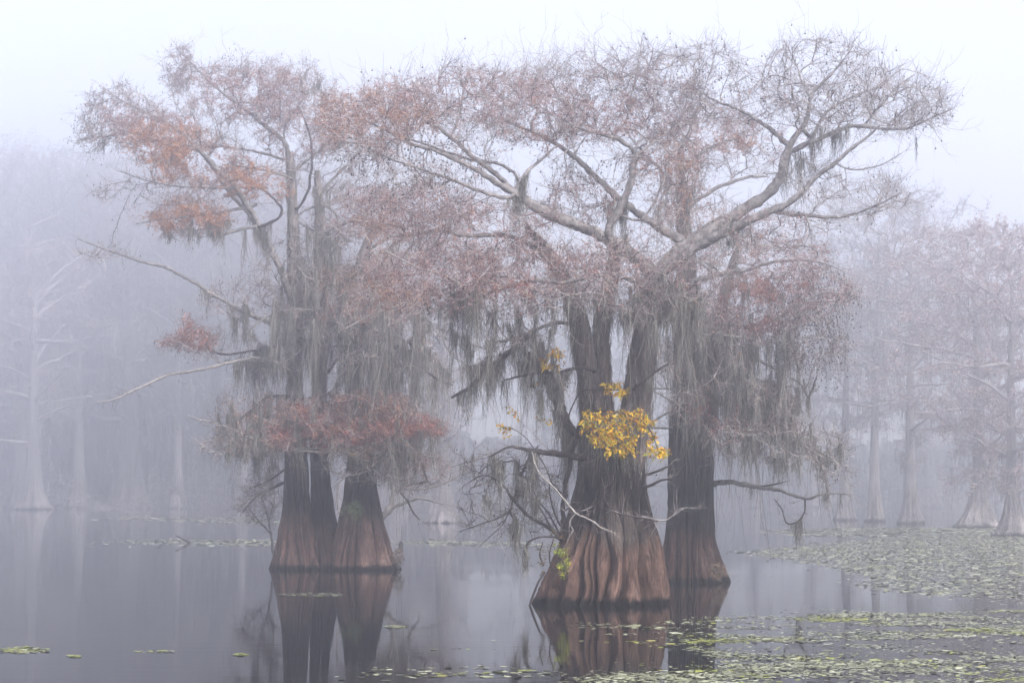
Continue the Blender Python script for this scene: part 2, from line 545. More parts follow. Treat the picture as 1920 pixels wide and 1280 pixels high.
class Skel:
    def __init__(self, cap=60000):
        self.pos = np.zeros((cap, 3))
        self.dir = np.zeros((cap, 3))
        self.par = np.full(cap, -1)
        self.rad = np.zeros(cap)
        self.fix = np.zeros(cap, bool)
        self.n = 0
        self.chains = []

    def guide(self, pts, r, attach=True, growable=None):
        k = len(pts)
        s = slice(self.n, self.n + k)
        self.pos[s] = pts
        d = np.gradient(pts, axis=0)
        self.dir[s] = norm(d)
        self.rad[s] = r
        self.fix[s] = True
        self.n += k

    def grow(self, targets, step, rt, rg, power=0.44, lift=0.08, jit=0.05, maxlen=None, mincost=1.65, al_w=0.65):
        d0 = np.min(np.linalg.norm(targets[:, None, :] - self.pos[None, :self.n:3, :], axis=2), axis=1) if self.n else None
        order = np.argsort(d0)
        n0 = self.n
        for ti in order:
            t = targets[ti]
            n = self.n
            if n + 200 > len(self.pos):
                break
            D = t - self.pos[:n]
            dist = np.sqrt((D * D).sum(1)) + 1e-6
            al = (D * self.dir[:n]).sum(1) / dist
            cost = dist * (mincost - al_w * al)
            i = int(np.argmin(cost))
            Ld = dist[i]
            if Ld < step * 0.6 or (maxlen and Ld > maxlen):
                continue
            p0 = self.pos[i]
            dd = D[i] / Ld
            c = p0 + Ld * 0.45 * norm(0.45 * self.dir[i] + 0.85 * dd + np.array([0, 0, lift]) + rg.normal(0, 0.10, 3))
            m = max(2, int(math.ceil(Ld / step)))
            s = (np.arange(1, m + 1) / m)[:, None]
            pts = (1 - s) ** 2 * p0 + 2 * s * (1 - s) * c + s * s * t
            pts = pts + rg.normal(0, jit * step, pts.shape)
            idx = np.arange(n, n + m)
            self.pos[idx] = pts
            allp = np.vstack([p0, pts])
            self.dir[idx] = norm(allp[1:] - allp[:-1])
            self.par[idx] = np.concatenate([[i], idx[:-1]])
            self.n += m
            self.chains.append(np.concatenate([[i], idx]))
        # pipe model
        tips = np.zeros(self.n)
        haskid = np.zeros(self.n, bool)
        pp = self.par[:self.n]
        haskid[pp[pp >= 0]] = True
        tips[n0:][~haskid[n0:]] = 1
        for i in range(self.n - 1, n0 - 1, -1):
            if pp[i] >= n0:
                tips[pp[i]] += tips[i]
        self.rad[n0:self.n] = rt * np.maximum(tips[n0:], 1) ** power
        for i in range(n0, self.n):
            p = pp[i]
            if p >= 0:
                lim = self.rad[p] * (0.7 if self.fix[p] else 1.0)
                if self.rad[i] > lim:
                    self.rad[i] = lim


def ell(blobs, count, Y, spread, rg):
    """random targets inside ellipses given in photograph coordinates and set at their own depth"""
    w = np.array([b[2] * b[3] * b[4] for b in blobs], float)
    k = rg.choice(len(blobs), count, p=w / w.sum())
    B = np.array([b[:4] for b in blobs], float)[k]
    dz = np.array([(b[6] if len(b) > 6 else 0.0) for b in blobs])[k]
    a = rg.uniform(0, 2 * math.pi, count)
    r = np.sqrt(rg.uniform(0, 1, count)) ** 0.8
    x = B[:, 0] + B[:, 2] * r * np.cos(a)
    y = B[:, 1] + B[:, 3] * r * np.sin(a)
    return P(x, y, Y + dz + spread * np.clip(rg.normal(0, 1, count), -1.8, 1.8))


def field(pts, blobs):
    """how thick the needles are at points, and which of the colours they have"""
    x, y = proj(pts)
    val = np.zeros(len(pts))
    best = np.zeros(len(pts))
    col = np.zeros(len(pts), int)
    nz = 0.35 * wobble(pts, 0.35, 1.3) + 0.25 * wobble(pts, 0.9, 4.0)
    for (cx, cy, rx, ry, d, c) in blobs:
        q = ((x - cx) / rx) ** 2 + ((y - cy) / ry) ** 2
        g = d * np.clip(1.25 - q + 2.3 * nz, 0, 1)
        val = np.maximum(val, g)
        up = g > best
        best = np.where(up, g, best)
        col = np.where(up, c, col)
    return val, col


def twiglets(base, bdir, rg, lmin, lmax, r0, up=0.12, spread=0.85, npts=3):
    m = len(base)
    d = norm(0.7 * bdir + spread * rg.normal(0, 0.6, (m, 3)) + np.array([0, 0, up]))
    L = rg.uniform(lmin, lmax, m)
    bend = rg.normal(0, 0.25, (m, 3)) + np.array([0, 0, 0.05])
    out = np.zeros((m, npts, 3))
    for i in range(npts):
        s = i / (npts - 1)
        out[:, i] = base + (d * s + bend * s * s * 0.6 + rg.normal(0, 0.05, (m, 3)) * (s > 0)) * L[:, None]
    R = np.repeat(np.linspace(1, 0.45, npts)[None, :] * r0, m, 0)
    return out, R


def needles(mb, pts, cols, rg, length, width, droop=0.35):
    """feathery branchlets: a slim triangle each"""
    m = len(pts)
    if not m:
        return
    d = norm(rg.normal(0, 1, (m, 3)) * np.array([1, 1, 0.6]) - np.array([0, 0, droop]))
    L = (length * rg.uniform(0.5, 1.3, m))[:, None]
    s = norm(np.cross(d, rg.normal(0, 1, (m, 3))))
    w = (width * rg.uniform(0.6, 1.4, m))[:, None]
    a = pts - s * w * 0.5
    b = pts + s * w * 0.5
    c = pts + d * L + s * w * 0.15
    for k in np.unique(cols):
        i = np.where(cols == k)[0]
        v = np.stack([a[i], b[i], c[i]], 1).reshape(-1, 3)
        mb.add(v, tris=np.arange(len(i) * 3).reshape(-1, 3), m=int(k))


def octa(mb, c, r, m=0):
    n = len(c)
    if not n:
        return
    d = np.array([[1, 0, 0], [0, 1, 0], [-1, 0, 0], [0, -1, 0], [0, 0, 1], [0, 0, -1]], float)
    v = c[:, None, :] + d[None] * np.asarray(r).reshape(-1, 1, 1)
    f = np.array([[0, 1, 4], [1, 2, 4], [2, 3, 4], [3, 0, 4], [1, 0, 5], [2, 1, 5], [3, 2, 5], [0, 3, 5]])
    mb.add(v.reshape(-1, 3), tris=(f[None] + (np.arange(n) * 6)[:, None, None]).reshape(-1, 3), m=m)


def strands(mb, start, L, rg, w0=0.012, m=0, n=5, drift=0.10, tufts=3):
    """hanging moss fibres: narrow tapering twisted strips with short side wisps"""
    k = len(start)
    if not k:
        return
    L = np.asarray(L, float)
    ang = rg.uniform(0, 2 * math.pi, k)
    tw = rg.normal(0, 1.6, k)
    lx, ly = rg.normal(0, drift, k), rg.normal(0, drift, k)
    ph = rg.uniform(0, 6.28, k)
    vs = np.zeros((k, n, 2, 3))
    cen = np.zeros((k, n, 3))
    for i in range(n):
        s = i / (n - 1)
        c = start.copy()
        c[:, 2] -= L * s
        c[:, 0] += L * lx * s + (0.018 + 0.03 * L) * np.sin(ph + 8 * s * (1 + L)) * s
        c[:, 1] += L * ly * s + (0.018 + 0.03 * L) * np.cos(ph + 7 * s * (1 + L)) * s
        cen[:, i] = c
        a = ang + tw * s
        w = w0 * (1.0 - 0.82 * s) * (0.8 + 0.4 * np.sin(ph + 9 * s))
        off = np.stack([np.cos(a) * w, np.sin(a) * w, np.zeros(k)], 1)
        vs[:, i, 0] = c - off * 0.5
        vs[:, i, 1] = c + off * 0.5
    b = (np.arange(k) * n * 2)[:, None]
    i = (np.arange(n - 1) * 2)[None, :]
    q = np.stack([b + i, b + i + 1, b + i + 3, b + i + 2], -1).reshape(-1, 4)
    mb.add(vs.reshape(-1, 3), quads=q, m=m)
    for _ in range(tufts):
        s = rg.uniform(0, 0.95, k)
        f = s * (n - 1)
        i0 = np.clip(f.astype(int), 0, n - 2)
        fr = (f - i0)[:, None]
        kk = np.arange(k)
        p = cen[kk, i0] * (1 - fr) + cen[kk, i0 + 1] * fr
        a = rg.uniform(0, 6.28, k)
        ln = rg.uniform(0.03, 0.09, k) * (w0 / 0.012)
        d = np.stack([np.cos(a) * ln * 0.55, np.sin(a) * ln * 0.55, -ln], 1)
        sd = np.stack([-np.sin(a), np.cos(a), np.zeros(k)], 1) * w0 * 0.28
        v = np.stack([p - sd, p + sd, p + d], 1).reshape(-1, 3)
        mb.add(v, tris=np.arange(k * 3).reshape(-1, 3), m=m)


# ------------------------------------------------------------------ a tree traced from its limbs


def empty(name, loc, label=None, cat=None, group=None):
    o = bpy.data.objects.new(name, None)
    o.empty_display_size = 0.3
    o.location = loc
    COL.objects.link(o)
    if label:
        o["label"] = label
    if cat:
        o["category"] = cat
    if group:
        o["group"] = group
    return o


NEEDLE = ['pink', 'rust', 'orange', 'red', 'mauve', 'olive']


def limb_pts(spec, Y, step):
    p = np.array([(*P(q[0], q[1], Y + (q[3] if len(q) > 3 else 0.0)), q[2] / 2 * Y / F) for q in spec])
    s = catmull(p, step)
    s[:, 3] = np.clip(s[:, 3], 0.003, None)
    return s


def build_tree(name, label, Y, prof, tmat, lobes, amp, seed, limbs, blobs, foliage, moss, cones, ntargets, spread,
               extra=None, stems=(), stem_moss=0, step=0.13, rt=0.0055, twig_n=2.0, needle_k=5.0, group=None, dY=0.0,
               twl=(0.10, 0.42), nsize=(0.075, 0.013), twig_r=0.0042, moss_n=0, moss_w=0.012, cat="tree",
               nbranch=24, maxlen=2.2, na=460, fade=1.3, limb_mat='limb', twig_mat='twig', fine=0.030, conek=0.05, base_xy=None, mossmat='moss', whip=0.09, stem_mat='stem'):
    rg = np.random.default_rng(seed)
    if prof:
        mb = MB()
        base = trunk(mb, prof, Y, lobes, amp, seed, dY=dY, na=na, fade=fade, fine=fine)
    else:
        base = P(base_xy[0], base_xy[1], Y)
    root = empty(name, base, label, cat, group)
    axis = np.zeros((0, 3))
    if prof:
        ax = np.array([P((q[1] + q[2]) / 2, q[0], Y + dY) for q in sorted(prof)])
        axis = np.vstack([ax[:-1] + (ax[1:] - ax[:-1]) * t for t in (0, .25, .5, .75)])
        mb.build("trunk", tmat, root, base)
    sk = Skel()
    stem_pts = []
    for s in stems:
        p = limb_pts(s, Y, 0.12)
        r = p[:, 3] * (1 + 0.10 * wobble(p, 0.25, seed))
        b = MB()
        tubes(b, p[None, :, :3], r[None], 18)
        # a little fluting on the stem
        vv = b.v[0].reshape(len(p), 18, 3)
        a = np.arange(18)
        vv += (vv - p[:, None, :3]) * (0.10 * np.sin(a * 5 + seed) + 0.07 * np.sin(a * 8.0 + 1.0))[None, :, None]
        b.build("stem", M[stem_mat], root, base)
        sk.guide(p[:, :3], r)
        stem_pts.append((p[:, :3], r))
    for s in limbs:
        lm = limb_mat
        if isinstance(s, tuple):
            lm, s = s
        a0 = P(s[0][0], s[0][1], Y + (s[0][3] if len(s[0]) > 3 else 0.0))
        cand = np.vstack([sk.pos[:sk.n], axis]) if len(axis) else sk.pos[:sk.n]
        if len(cand):
            D = cand - a0
            D[:, 2] *= 1.6
            j = int(np.argmin((D * D).sum(1)))
            dj = np.linalg.norm(cand[j] - a0)
            if dj > 0.04 and dj < 3.5:
                q = np.array([(*P(c[0], c[1], Y + (c[3] if len(c) > 3 else 0.0)), c[2] / 2 * Y / F) for c in s])
                q = np.vstack([[*cand[j], q[0, 3] * 1.15], q])
                p = catmull(q, 0.075)
                p[:, 3] = np.clip(p[:, 3], 0.003, None)
            else:
                p = limb_pts(s, Y, 0.075)
        else:
            p = limb_pts(s, Y, 0.075)
        p[:, 3] *= 0.74
        r = p[:, 3] * (1 + 0.16 * wobble(p, 0.13, seed + 1))
        p[:, :3] += np.stack([wobble(p, 0.22, 2.0), wobble(p, 0.22, 5.0), wobble(p, 0.22, 9.0)], 1) * np.clip(r * 0.6, 0.006, 0.03)[:, None]
        b = MB()
        ks = 14 if r.max() > 0.03 else 6
        tubes(b, p[None, :, :3], r[None], ks)
        if ks == 14:
            vv = b.v[0].reshape(len(p), ks, 3)
            vv += (vv - p[:, None, :3]) * (0.24 * wobble(vv, 0.045, seed) + 0.12 * wobble(vv, 0.11, seed + 3))[..., None]
        b.build("limb", M[lm], root, base)
        sk.guide(p[:, :3], np.maximum(r, 0.008))
    if prof:
        pass
    n0 = sk.n
    if ntargets:
        T = ell(blobs, ntargets, Y, spread, rg)
        T = T[T[:, 2] > 0.15]
        sk.grow(T, step, rt, rg, maxlen=maxlen)
    # branches: the largest as objects, the rest joined
    ch = sorted(sk.chains, key=lambda c: -len(c) * sk.rad[c[1]])
    big, rest = ch[:nbranch], ch[nbranch:]
    for c in big:
        b = MB()
        r = sk.rad[c].copy()
        r[0] = min(r[0], r[1] * 1.3)
        tubes(b, sk.pos[c][None], r[None], 7)
        b.build("branch", M[limb_mat], root, base)
    bm = MB()
    by = {}
    for c in rest:
        by.setdefault(len(c), []).append(c)
    for n, cs in by.items():
        cs = np.array(cs)
        R = sk.rad[cs].copy()
        R[:, 0] = np.minimum(R[:, 0], R[:, 1] * 1.3)
        tubes(bm, sk.pos[cs], R, 4 if R.max() > 0.02 else 3, cap=False)
    # twigs
    ids = np.arange(n0, sk.n)
    thin = np.where(sk.rad[:n0] < 0.03)[0]
    src = np.concatenate([np.repeat(ids, int(twig_n)), thin])
    ext = rg.uniform(0, 1, len(ids)) < (twig_n - int(twig_n))
    src = np.concatenate([src, ids[ext]])
    tp, tr = twiglets(sk.pos[src], sk.dir[src], rg, twl[0], twl[1], twig_r)
    tubes(bm, tp, tr, 3)
    side = rg.uniform(0, 1, len(src)) < 0.7
    sp, sr = twiglets(tp[side, 1], norm(tp[side, 2] - tp[side, 1]), rg, twl[0] * 0.5, twl[1] * 0.6, twig_r * 0.7, npts=2)
    tubes(bm, sp, sr, 3)
    sp2, sr2 = twiglets(0.5 * (tp[side, 0] + tp[side, 1]), norm(tp[side, 1] - tp[side, 0]), rg, twl[0] * 0.5, twl[1] * 0.6, twig_r * 0.65, npts=2)
    tubes(bm, sp2, sr2, 3)
    sp = np.concatenate([sp, sp2])
    if not bm.empty():
        bm.build("branchwork", M[twig_mat], root, base, kind="stuff")
    nw = int(len(ids) * whip)
    if nw:
        wi = rg.choice(ids, nw)
        wp, wr = twiglets(sk.pos[wi], sk.dir[wi], rg, 0.40, 0.95, twig_r * 1.15, up=0.10, spread=0.6, npts=6)
        wm = MB()
        tubes(wm, wp, wr, 3)
        s1, s1r = twiglets(wp[:, 2], norm(wp[:, 3] - wp[:, 2]), rg, 0.2, 0.5, twig_r * 0.8, spread=0.6)
        s2, s2r = twiglets(wp[:, 4], norm(wp[:, 4] - wp[:, 3]), rg, 0.15, 0.4, twig_r * 0.7, spread=0.6)
        tubes(wm, s1, s1r, 3)
        tubes(wm, s2, s2r, 3)
        wm.build("bare_whips", M['limb_white'], root, base, kind="stuff")
        tp = np.concatenate([tp, s1, s2])
    # needles
    if foliage:
        fm = MB()
        segs = np.concatenate([tp[:, [0, 2]], tp[:, [1, 2]], sp])
        mids = segs.mean(1)
        val, col = field(mids, foliage)
        cnt = rg.poisson(val * needle_k)
        idx = np.repeat(np.arange(len(segs)), cnt)
        s = rg.uniform(0, 1.1, len(idx))[:, None]
        pts = segs[idx, 0] * (1 - s) + segs[idx, 1] * s + rg.normal(0, 0.02, (len(idx), 3))
        cc = col[idx]
        flip = rg.uniform(0, 1, len(cc)) < 0.18
        cc = np.where(flip, rg.integers(0, 5, len(cc)), cc)
        needles(fm, pts, cc, rg, nsize[0], nsize[1])
        if not fm.empty():
            fm.build("foliage", [M[k] for k in NEEDLE], root, base, smooth=False, kind="stuff")
    # cones
    if conek or cones:
        tips = np.concatenate([tp[:, 2], sp[:, 1]])
        x, y = proj(tips)
        pr = np.full(len(tips), conek)
        for (cx, cy, rx, ry, d) in cones or []:
            pr = np.maximum(pr, d * np.clip(1.3 - ((x - cx) / rx) ** 2 - ((y - cy) / ry) ** 2, 0, 1))
        s = tips[rg.uniform(0, 1, len(tips)) < pr]
        if len(s):
            cm = MB()
            drop = rg.uniform(0.01, 0.06, len(s))
            e = s.copy()
            e[:, 2] -= drop
            tubes(cm, np.stack([s, e], 1), np.full((len(s), 2), 0.002), 3)
            octa(cm, e - np.array([0, 0, 0.012]), rg.uniform(0.010, 0.019, len(s)))
            cm.build("cone_crop", M['cone'], root, base, kind="stuff")
    # moss
    mm = MB()
    if moss and moss_n:
        nodes = np.arange(sk.n)
        x, y = proj(sk.pos[:sk.n])
        w = np.zeros(sk.n)
        ln = np.zeros(sk.n)
        for (cx, cy, rx, ry, d, l) in moss:
            g = d * np.clip(1.3 - ((x - cx) / rx) ** 2 - ((y - cy) / ry) ** 2, 0, 1)
            up = g > w
            w = np.maximum(w, g)
            ln = np.where(up, l, ln)
        w = w * np.clip(1 + 2.6 * wobble(sk.pos[:sk.n], 0.32, 7.0), 0.02, 4)
        if w.sum() > 0:
            k = rg.choice(nodes, moss_n, p=w / w.sum())
            per = rg.integers(8, 34, moss_n)
            cl = 1.2 * ln[k] * np.exp(rg.normal(-0.15, 0.6, moss_n))
            wid = rg.uniform(0.02, 0.075, moss_n)
            ii = np.repeat(np.arange(moss_n), per)
            t = rg.normal(0, 1, len(ii))
            st = sk.pos[k][ii] + sk.dir[k][ii] * (t * wid[ii])[:, None] + rg.normal(0, 0.015, (len(ii), 3))
            le = cl[ii] * np.exp(-0.5 * t * t) * rg.uniform(0.35, 1.1, len(ii)) + 0.04
            le = np.minimum(le, st[:, 2] - 0.1)
            strands(mm, st, le, rg, moss_w)
    if stem_moss:
        for p, r in stem_pts:
            k = rg.integers(0, len(p), stem_moss)
            a = rg.uniform(0, 2 * math.pi, stem_moss)
            st = p[k] + np.stack([np.cos(a), np.sin(a), np.zeros(stem_moss)], 1) * (r[k] * 1.04)[:, None]
            st[:, 2] += rg.uniform(-0.06, 0.06, stem_moss)
            strands(mm, st, rg.uniform(0.12, 0.55, stem_moss), rg, moss_w, drift=0.04)
    if extra is not None:
        extra(mm, rg, sk)
    if not mm.empty():
        mm.build("spanish_moss", M[mossmat], root, base, smooth=False, kind="stuff")
    return root, sk, base


PK, RU, OR, RE, MA, OL = 0, 1, 2, 3, 4, 5

# ------------------------------------------------------------------ the setting


def box(name, x0, x1, y0, y1, z0, z1, material):
    v = [(x, y, z) for z in (z0, z1) for y in (y0, y1) for x in (x0, x1)]
    q = [(0, 2, 3, 1), (4, 5, 7, 6), (0, 1, 5, 4), (2, 6, 7, 3), (0, 4, 6, 2), (1, 3, 7, 5)]
    b = MB()
    b.add(v, quads=q)
    return b.build(name, material, smooth=False)


wb = MB()
wb.add([(-200, -30, 0), (200, -30, 0), (200, 330, 0), (-200, 330, 0)], quads=[(0, 1, 2, 3)])
water = wb.build("water", M['water'], smooth=False)
water["kind"] = "structure"
water["label"] = "still dark lake water with faint ripples"

hm = bpy.data.materials.new("mist")
hm.use_nodes = True
for n in list(hm.node_tree.nodes):
    hm.node_tree.nodes.remove(n)
ho = hm.node_tree.nodes.new("ShaderNodeOutputMaterial")
pv = hm.node_tree.nodes.new("ShaderNodeVolumePrincipled")
pv.inputs["Density"].default_value = HAZE_DENSITY
pv.inputs["Color"].default_value = HAZE_COLOR
pv.inputs["Anisotropy"].default_value = HAZE_G
hm.node_tree.links.new(pv.outputs[0], ho.inputs["Volume"])
haze = box("haze", -230, 230, -45, 345, -1.0, 41.0, hm)
haze["kind"] = "stuff"
haze["label"] = "pale blue morning mist lying over the lake"

# ------------------------------------------------------------------ near cypress (A)
YA = NEAR
A_prof = [(1130, 995, 1261), (1112, 1004, 1259), (1085, 1018, 1255), (1050, 1036, 1247), (1010, 1052, 1236), (970, 1066, 1222),
          (930, 1077, 1212), (890, 1085, 1207), (850, 1090, 1205), (815, 1094, 1206)]
A_stems = [
    [(1128, 950, 46), (1122, 900, 56), (1117, 850, 60), (1112, 780, 52), (1103, 710, 45), (1093, 650, 42), (1085, 605, 40), (1066, 545, 32), (1040, 490, 25), (1010, 450, 16), (985, 425, 9)],
    [(1140, 900, 60, .25), (1138, 850, 55, .25), (1130, 760, 42, .25), (1127, 680, 36, .25), (1130, 600, 33, .25), (1142, 530, 28, .3), (1160, 450, 20, .4)],
    [(1164, 950, 46, -.1), (1172, 895, 58, -.1), (1182, 845, 64, -.1), (1192, 770, 60, -.1), (1202, 690, 56, -.1), (1213, 610, 50, -.05), (1223, 540, 46, 0), (1232, 505, 44, 0)],
]
A_limbs = [
    # L1 sweeping to the upper left
    [(1226, 525, 38), (1205, 495, 34), (1160, 462, 32, -.1), (1105, 433, 30, -.3), (1050, 408, 28, -.5), (1000, 385, 26, -.6), (965, 362, 20, -.7), (925, 338, 15, -.8), (880, 312, 12, -.8), (820, 285, 10, -.9), (770, 268, 8, -.9), (715, 240, 6, -.9), (665, 215, 4, -.9)],
    [(968, 362, 15, -.7), (930, 325, 13, -.5), (890, 296, 11, -.4), (855, 265, 10, -.3), (815, 232, 8, -.2), (775, 190, 5, 0)],
    [(966, 358, 12, -.7), (985, 325, 9, -.7), (1015, 300, 7, -.6), (1045, 272, 5, -.6)],
    [(978, 340, 8, -.7), (955, 318, 8, -.4), (925, 305, 8, -.2), (880, 298, 7, .1), (830, 282, 6, .3), (770, 262, 5, .4)],
    [(950, 372, 10, -.8), (900, 358, 9, -1.0), (845, 335, 8, -1.2), (790, 318, 6, -1.3), (735, 300, 4, -1.4)],
    [(845, 258, 6, -.3), (862, 215, 5, -.2), (868, 175, 4, 0), (880, 130, 3, .2)],
    # L2 big limb to the upper right
    [(1228, 520, 40), (1255, 488, 36), (1295, 455, 34, .1), (1340, 425, 32, .15), (1390, 395, 30, .2), (1432, 368, 27, .2), (1458, 342, 25, .2), (1470, 310, 24, .2), (1480, 275, 22, .2)],
    [(1480, 275, 17, .2), (1500, 245, 13, .15), (1516, 212, 11, .1), (1520, 180, 10, .1), (1548, 150, 8, 0), (1580, 115, 5, -.1), (1600, 85, 3, -.2)],
    [(1521, 185, 8, .1), (1505, 155, 6, .3), (1490, 115, 4, .5), (1470, 75, 3, .6)],
    [(1484, 282, 15, .2), (1515, 268, 13, .1), (1560, 250, 12, 0), (1610, 236, 10, -.1), (1660, 242, 8, -.2), (1700, 240, 6, -.3), (1745, 222, 4, -.4), (1785, 205, 3, -.5)],
    [(1478, 270, 14, .2), (1455, 250, 12, .3), (1420, 225, 10, .4), (1385, 205, 8, .6), (1345, 190, 6, .7), (1300, 165, 4, .8)],
    [(1620, 236, 8, -.1), (1650, 200, 6, 0), (1680, 165, 5, .1), (1715, 140, 3, .3)],
    [(1525, 255, 9, .5), (1545, 215, 8, .6), (1590, 185, 7, .7), (1640, 165, 5, .8), (1690, 130, 3, 1.0)],
    # L3 lower limb to the right
    [(1240, 510, 30, -.2), (1290, 475, 26, -.4), (1340, 445, 24, -.6), (1400, 415, 22, -.7), (1450, 395, 20, -.8), (1490, 372, 15, -.9), (1525, 338, 12, -1.0), (1570, 300, 10, -1.1), (1620, 262, 7, -1.2), (1650, 235, 4, -1.3)],
    [(1455, 398, 10, -.8), (1510, 402, 9, -.9), (1570, 408, 8, -1.0), (1625, 392, 6, -1.1), (1690, 362, 3, -1.2)],
    [(1563, 305, 5, -1.1), (1600, 318, 4, -1.2), (1650, 310, 3, -1.3), (1690, 288, 2, -1.3)],
    # L4 to the upper left behind
    [(1300, 462, 26, .3), (1260, 440, 24, .4), (1215, 412, 22, .5), (1165, 375, 18, .6), (1115, 330, 16, .7), (1070, 290, 12, .8), (1020, 258, 8, .9), (960, 232, 5, 1.0), (890, 205, 3, 1.1)],
    # L5 upright sinuous limb
    [(1150, 455, 20, -.2), (1140, 430, 18, -.3), (1160, 395, 20, -.3), (1180, 350, 18, -.3), (1190, 305, 15, -.3), (1188, 285, 12, -.3), (1165, 265, 11, -.4), (1130, 252, 8, -.5), (1085, 240, 6, -.6), (1040, 215, 4, -.7)],
    [(1190, 292, 8, -.3), (1225, 268, 7, -.2), (1255, 245, 6, 0), (1285, 210, 4, .1), (1310, 170, 3, .3)],
    [(1148, 263, 6, -.4), (1158, 245, 6, -.4), (1175, 225, 5, -.3), (1180, 195, 4, -.2), (1195, 130, 3, 0), (1205, 65, 2, .2)],
    [(1205, 410, 7, -.2), (1240, 350, 6, -.1), (1255, 300, 5, 0), (1290, 250, 4, .2), (1330, 140, 3, .3), (1345, 85, 2, .3)],
    # mid-height boughs to the left, in front
    ('limb', [(1222, 540, 16, -.4), (1170, 520, 13, -.8), (1120, 515, 12, -1.1), (1060, 530, 10, -1.4), (1000, 525, 9, -1.6), (930, 545, 8, -1.7), (870, 560, 6, -1.8), (800, 590, 4, -1.9)]),
    ('limb_white', [(870, 560, 6, -1.8), (845, 580, 5, -1.8), (832, 612, 4, -1.8), (832, 640, 4, -1.8), (850, 668, 3, -1.8), (880, 688, 2, -1.8)]),
    [(1040, 500, 14, .2), (990, 455, 12, .0), (930, 440, 11, -.3), (870, 440, 10, -.5), (815, 432, 8, -.7), (760, 445, 6, -.8), (715, 475, 4, -.9)],
    ('limb_white', [(900, 560, 5, -1.5), (840, 520, 5, -1.7), (780, 500, 4, -1.8), (720, 470, 3, -1.9)]),
    ('limb_white', [(860, 545, 5, -1.3), (790, 560, 4, -1.5), (700, 590, 4, -1.6), (640, 620, 3, -1.7)]),
    [(1085, 610, 12, .1), (1040, 605, 10, 0), (990, 625, 8, -.1), (940, 640, 7, -.2), (922, 642, 4, -.2)],
    # leaning mossy snag and the boughs hung with moss on the left
    ('limb_dark', [(1075, 810, 26, .1), (1055, 780, 28, 0), (1040, 735, 30, -.1), (1015, 695, 26, -.2), (992, 668, 20, -.3), (972, 646, 10, -.3)]),
    ('limb_dark', [(1000, 625, 10, -.3), (960, 655, 14, -.4), (915, 695, 13, -.5), (880, 725, 10, -.5), (846, 746, 5, -.5)]),
    ('limb_dark', [(1115, 695, 9, -.3), (1085, 690, 9, -.4), (1040, 698, 7, -.5), (990, 702, 5, -.5), (948, 712, 4, -.5)]),
    ('limb_dark', [(1110, 862, 20, -.2), (1065, 852, 17, -.3), (1020, 848, 13, -.4), (985, 842, 9, -.5), (955, 838, 6, -.6), (920, 855, 4, -.6)]),
    ('limb_dark', [(1190, 725, 9, -.5), (1205, 715, 9, -.55), (1230, 695, 7, -.6), (1252, 682, 4, -.6)]),
    # low twigs crossing the foot
    ('limb_white', [(1010, 885, 4, -1.1), (1040, 915, 4, -1.2), (1062, 942, 5, -1.3), (1080, 962, 5, -1.35), (1108, 975, 4, -1.35), (1125, 988, 4, -1.35), (1140, 994, 3, -1.35)]),
    ('limb_white', [(1080, 962, 4, -1.35), (1068, 978, 3, -1.35), (1075, 993, 3, -1.35), (1070, 1000, 2, -1.35)]),
    ('limb_dark', [(1232, 975, 4, -.8), (1200, 970, 5, -.9), (1160, 962, 5, -1.0), (1138, 945, 5, -1.0), (1132, 918, 4, -1.0), (1150, 905, 3, -1.0)]),
    ('limb', [(1205, 968, 4, -.8), (1245, 975, 4, -.8), (1262, 965, 3, -.8), (1276, 953, 3, -.8), (1310, 952, 2, -.8)]),
    ('limb_dark', [(1208, 912, 8, -.3), (1240, 900, 6, -.5), (1262, 897, 3, -.6)]),
    ('limb_dark', [(1205, 890, 7, .0), (1240, 880, 6, -.1), (1255, 873, 3, -.1)]),
]
A_blobs = [
    (690, 230, 95, 65, 1.3, 0, -.9), (760, 190, 90, 50, 1.2, 0, -.2), (880, 185, 120, 70, 1.2), (1000, 195, 115, 75, 1.1, 0, .6), (1120, 175, 125, 85, 1.2),
    (1230, 180, 90, 95, 1.1), (1330, 160, 80, 85, .9, 0, .5), (1430, 200, 80, 60, .6, 0, .5), (1540, 150, 120, 80, 1.35, 0, .2), (1690, 185, 85, 60, 1.3), (1600, 200, 150, 60, .8), (1740, 215, 45, 30, 1.3, 0, -.4),
    (1250, 300, 80, 50, .8), (790, 300, 140, 55, .8, 0, -1), (780, 395, 135, 60, 1.0, 0, -.8), (900, 440, 160, 60, .9, 0, -.6), (1000, 510, 150, 55, 1.1, 0, -1.3),
    (820, 520, 140, 65, 1.2, 0, -1.6), (1140, 545, 150, 45, .9, 0, -1), (1090, 375, 90, 50, .9), (1600, 370, 110, 45, .8, 0, -1), (1450, 430, 110, 45, .8, 0, -.8),
    (1290, 390, 70, 60, .6), (940, 560, 160, 40, 1.0, 0, -1.4), (1210, 480, 80, 60, .7, 0, -.6), (1500, 320, 70, 40, .5), (1100, 290, 80, 60, .5),
    (930, 600, 120, 60, .6, 0, -1.0), (1130, 500, 110, 55, 1.0, 0, -.9), (1220, 560, 110, 50, 1.1, 0, -.9), (1290, 520, 80, 50, .8, 0, -.9), (960, 660, 110, 50, .3, 0, -.4), (1040, 790, 60, 60, .35), (880, 850, 50, 40, .25, 0, -.5)]
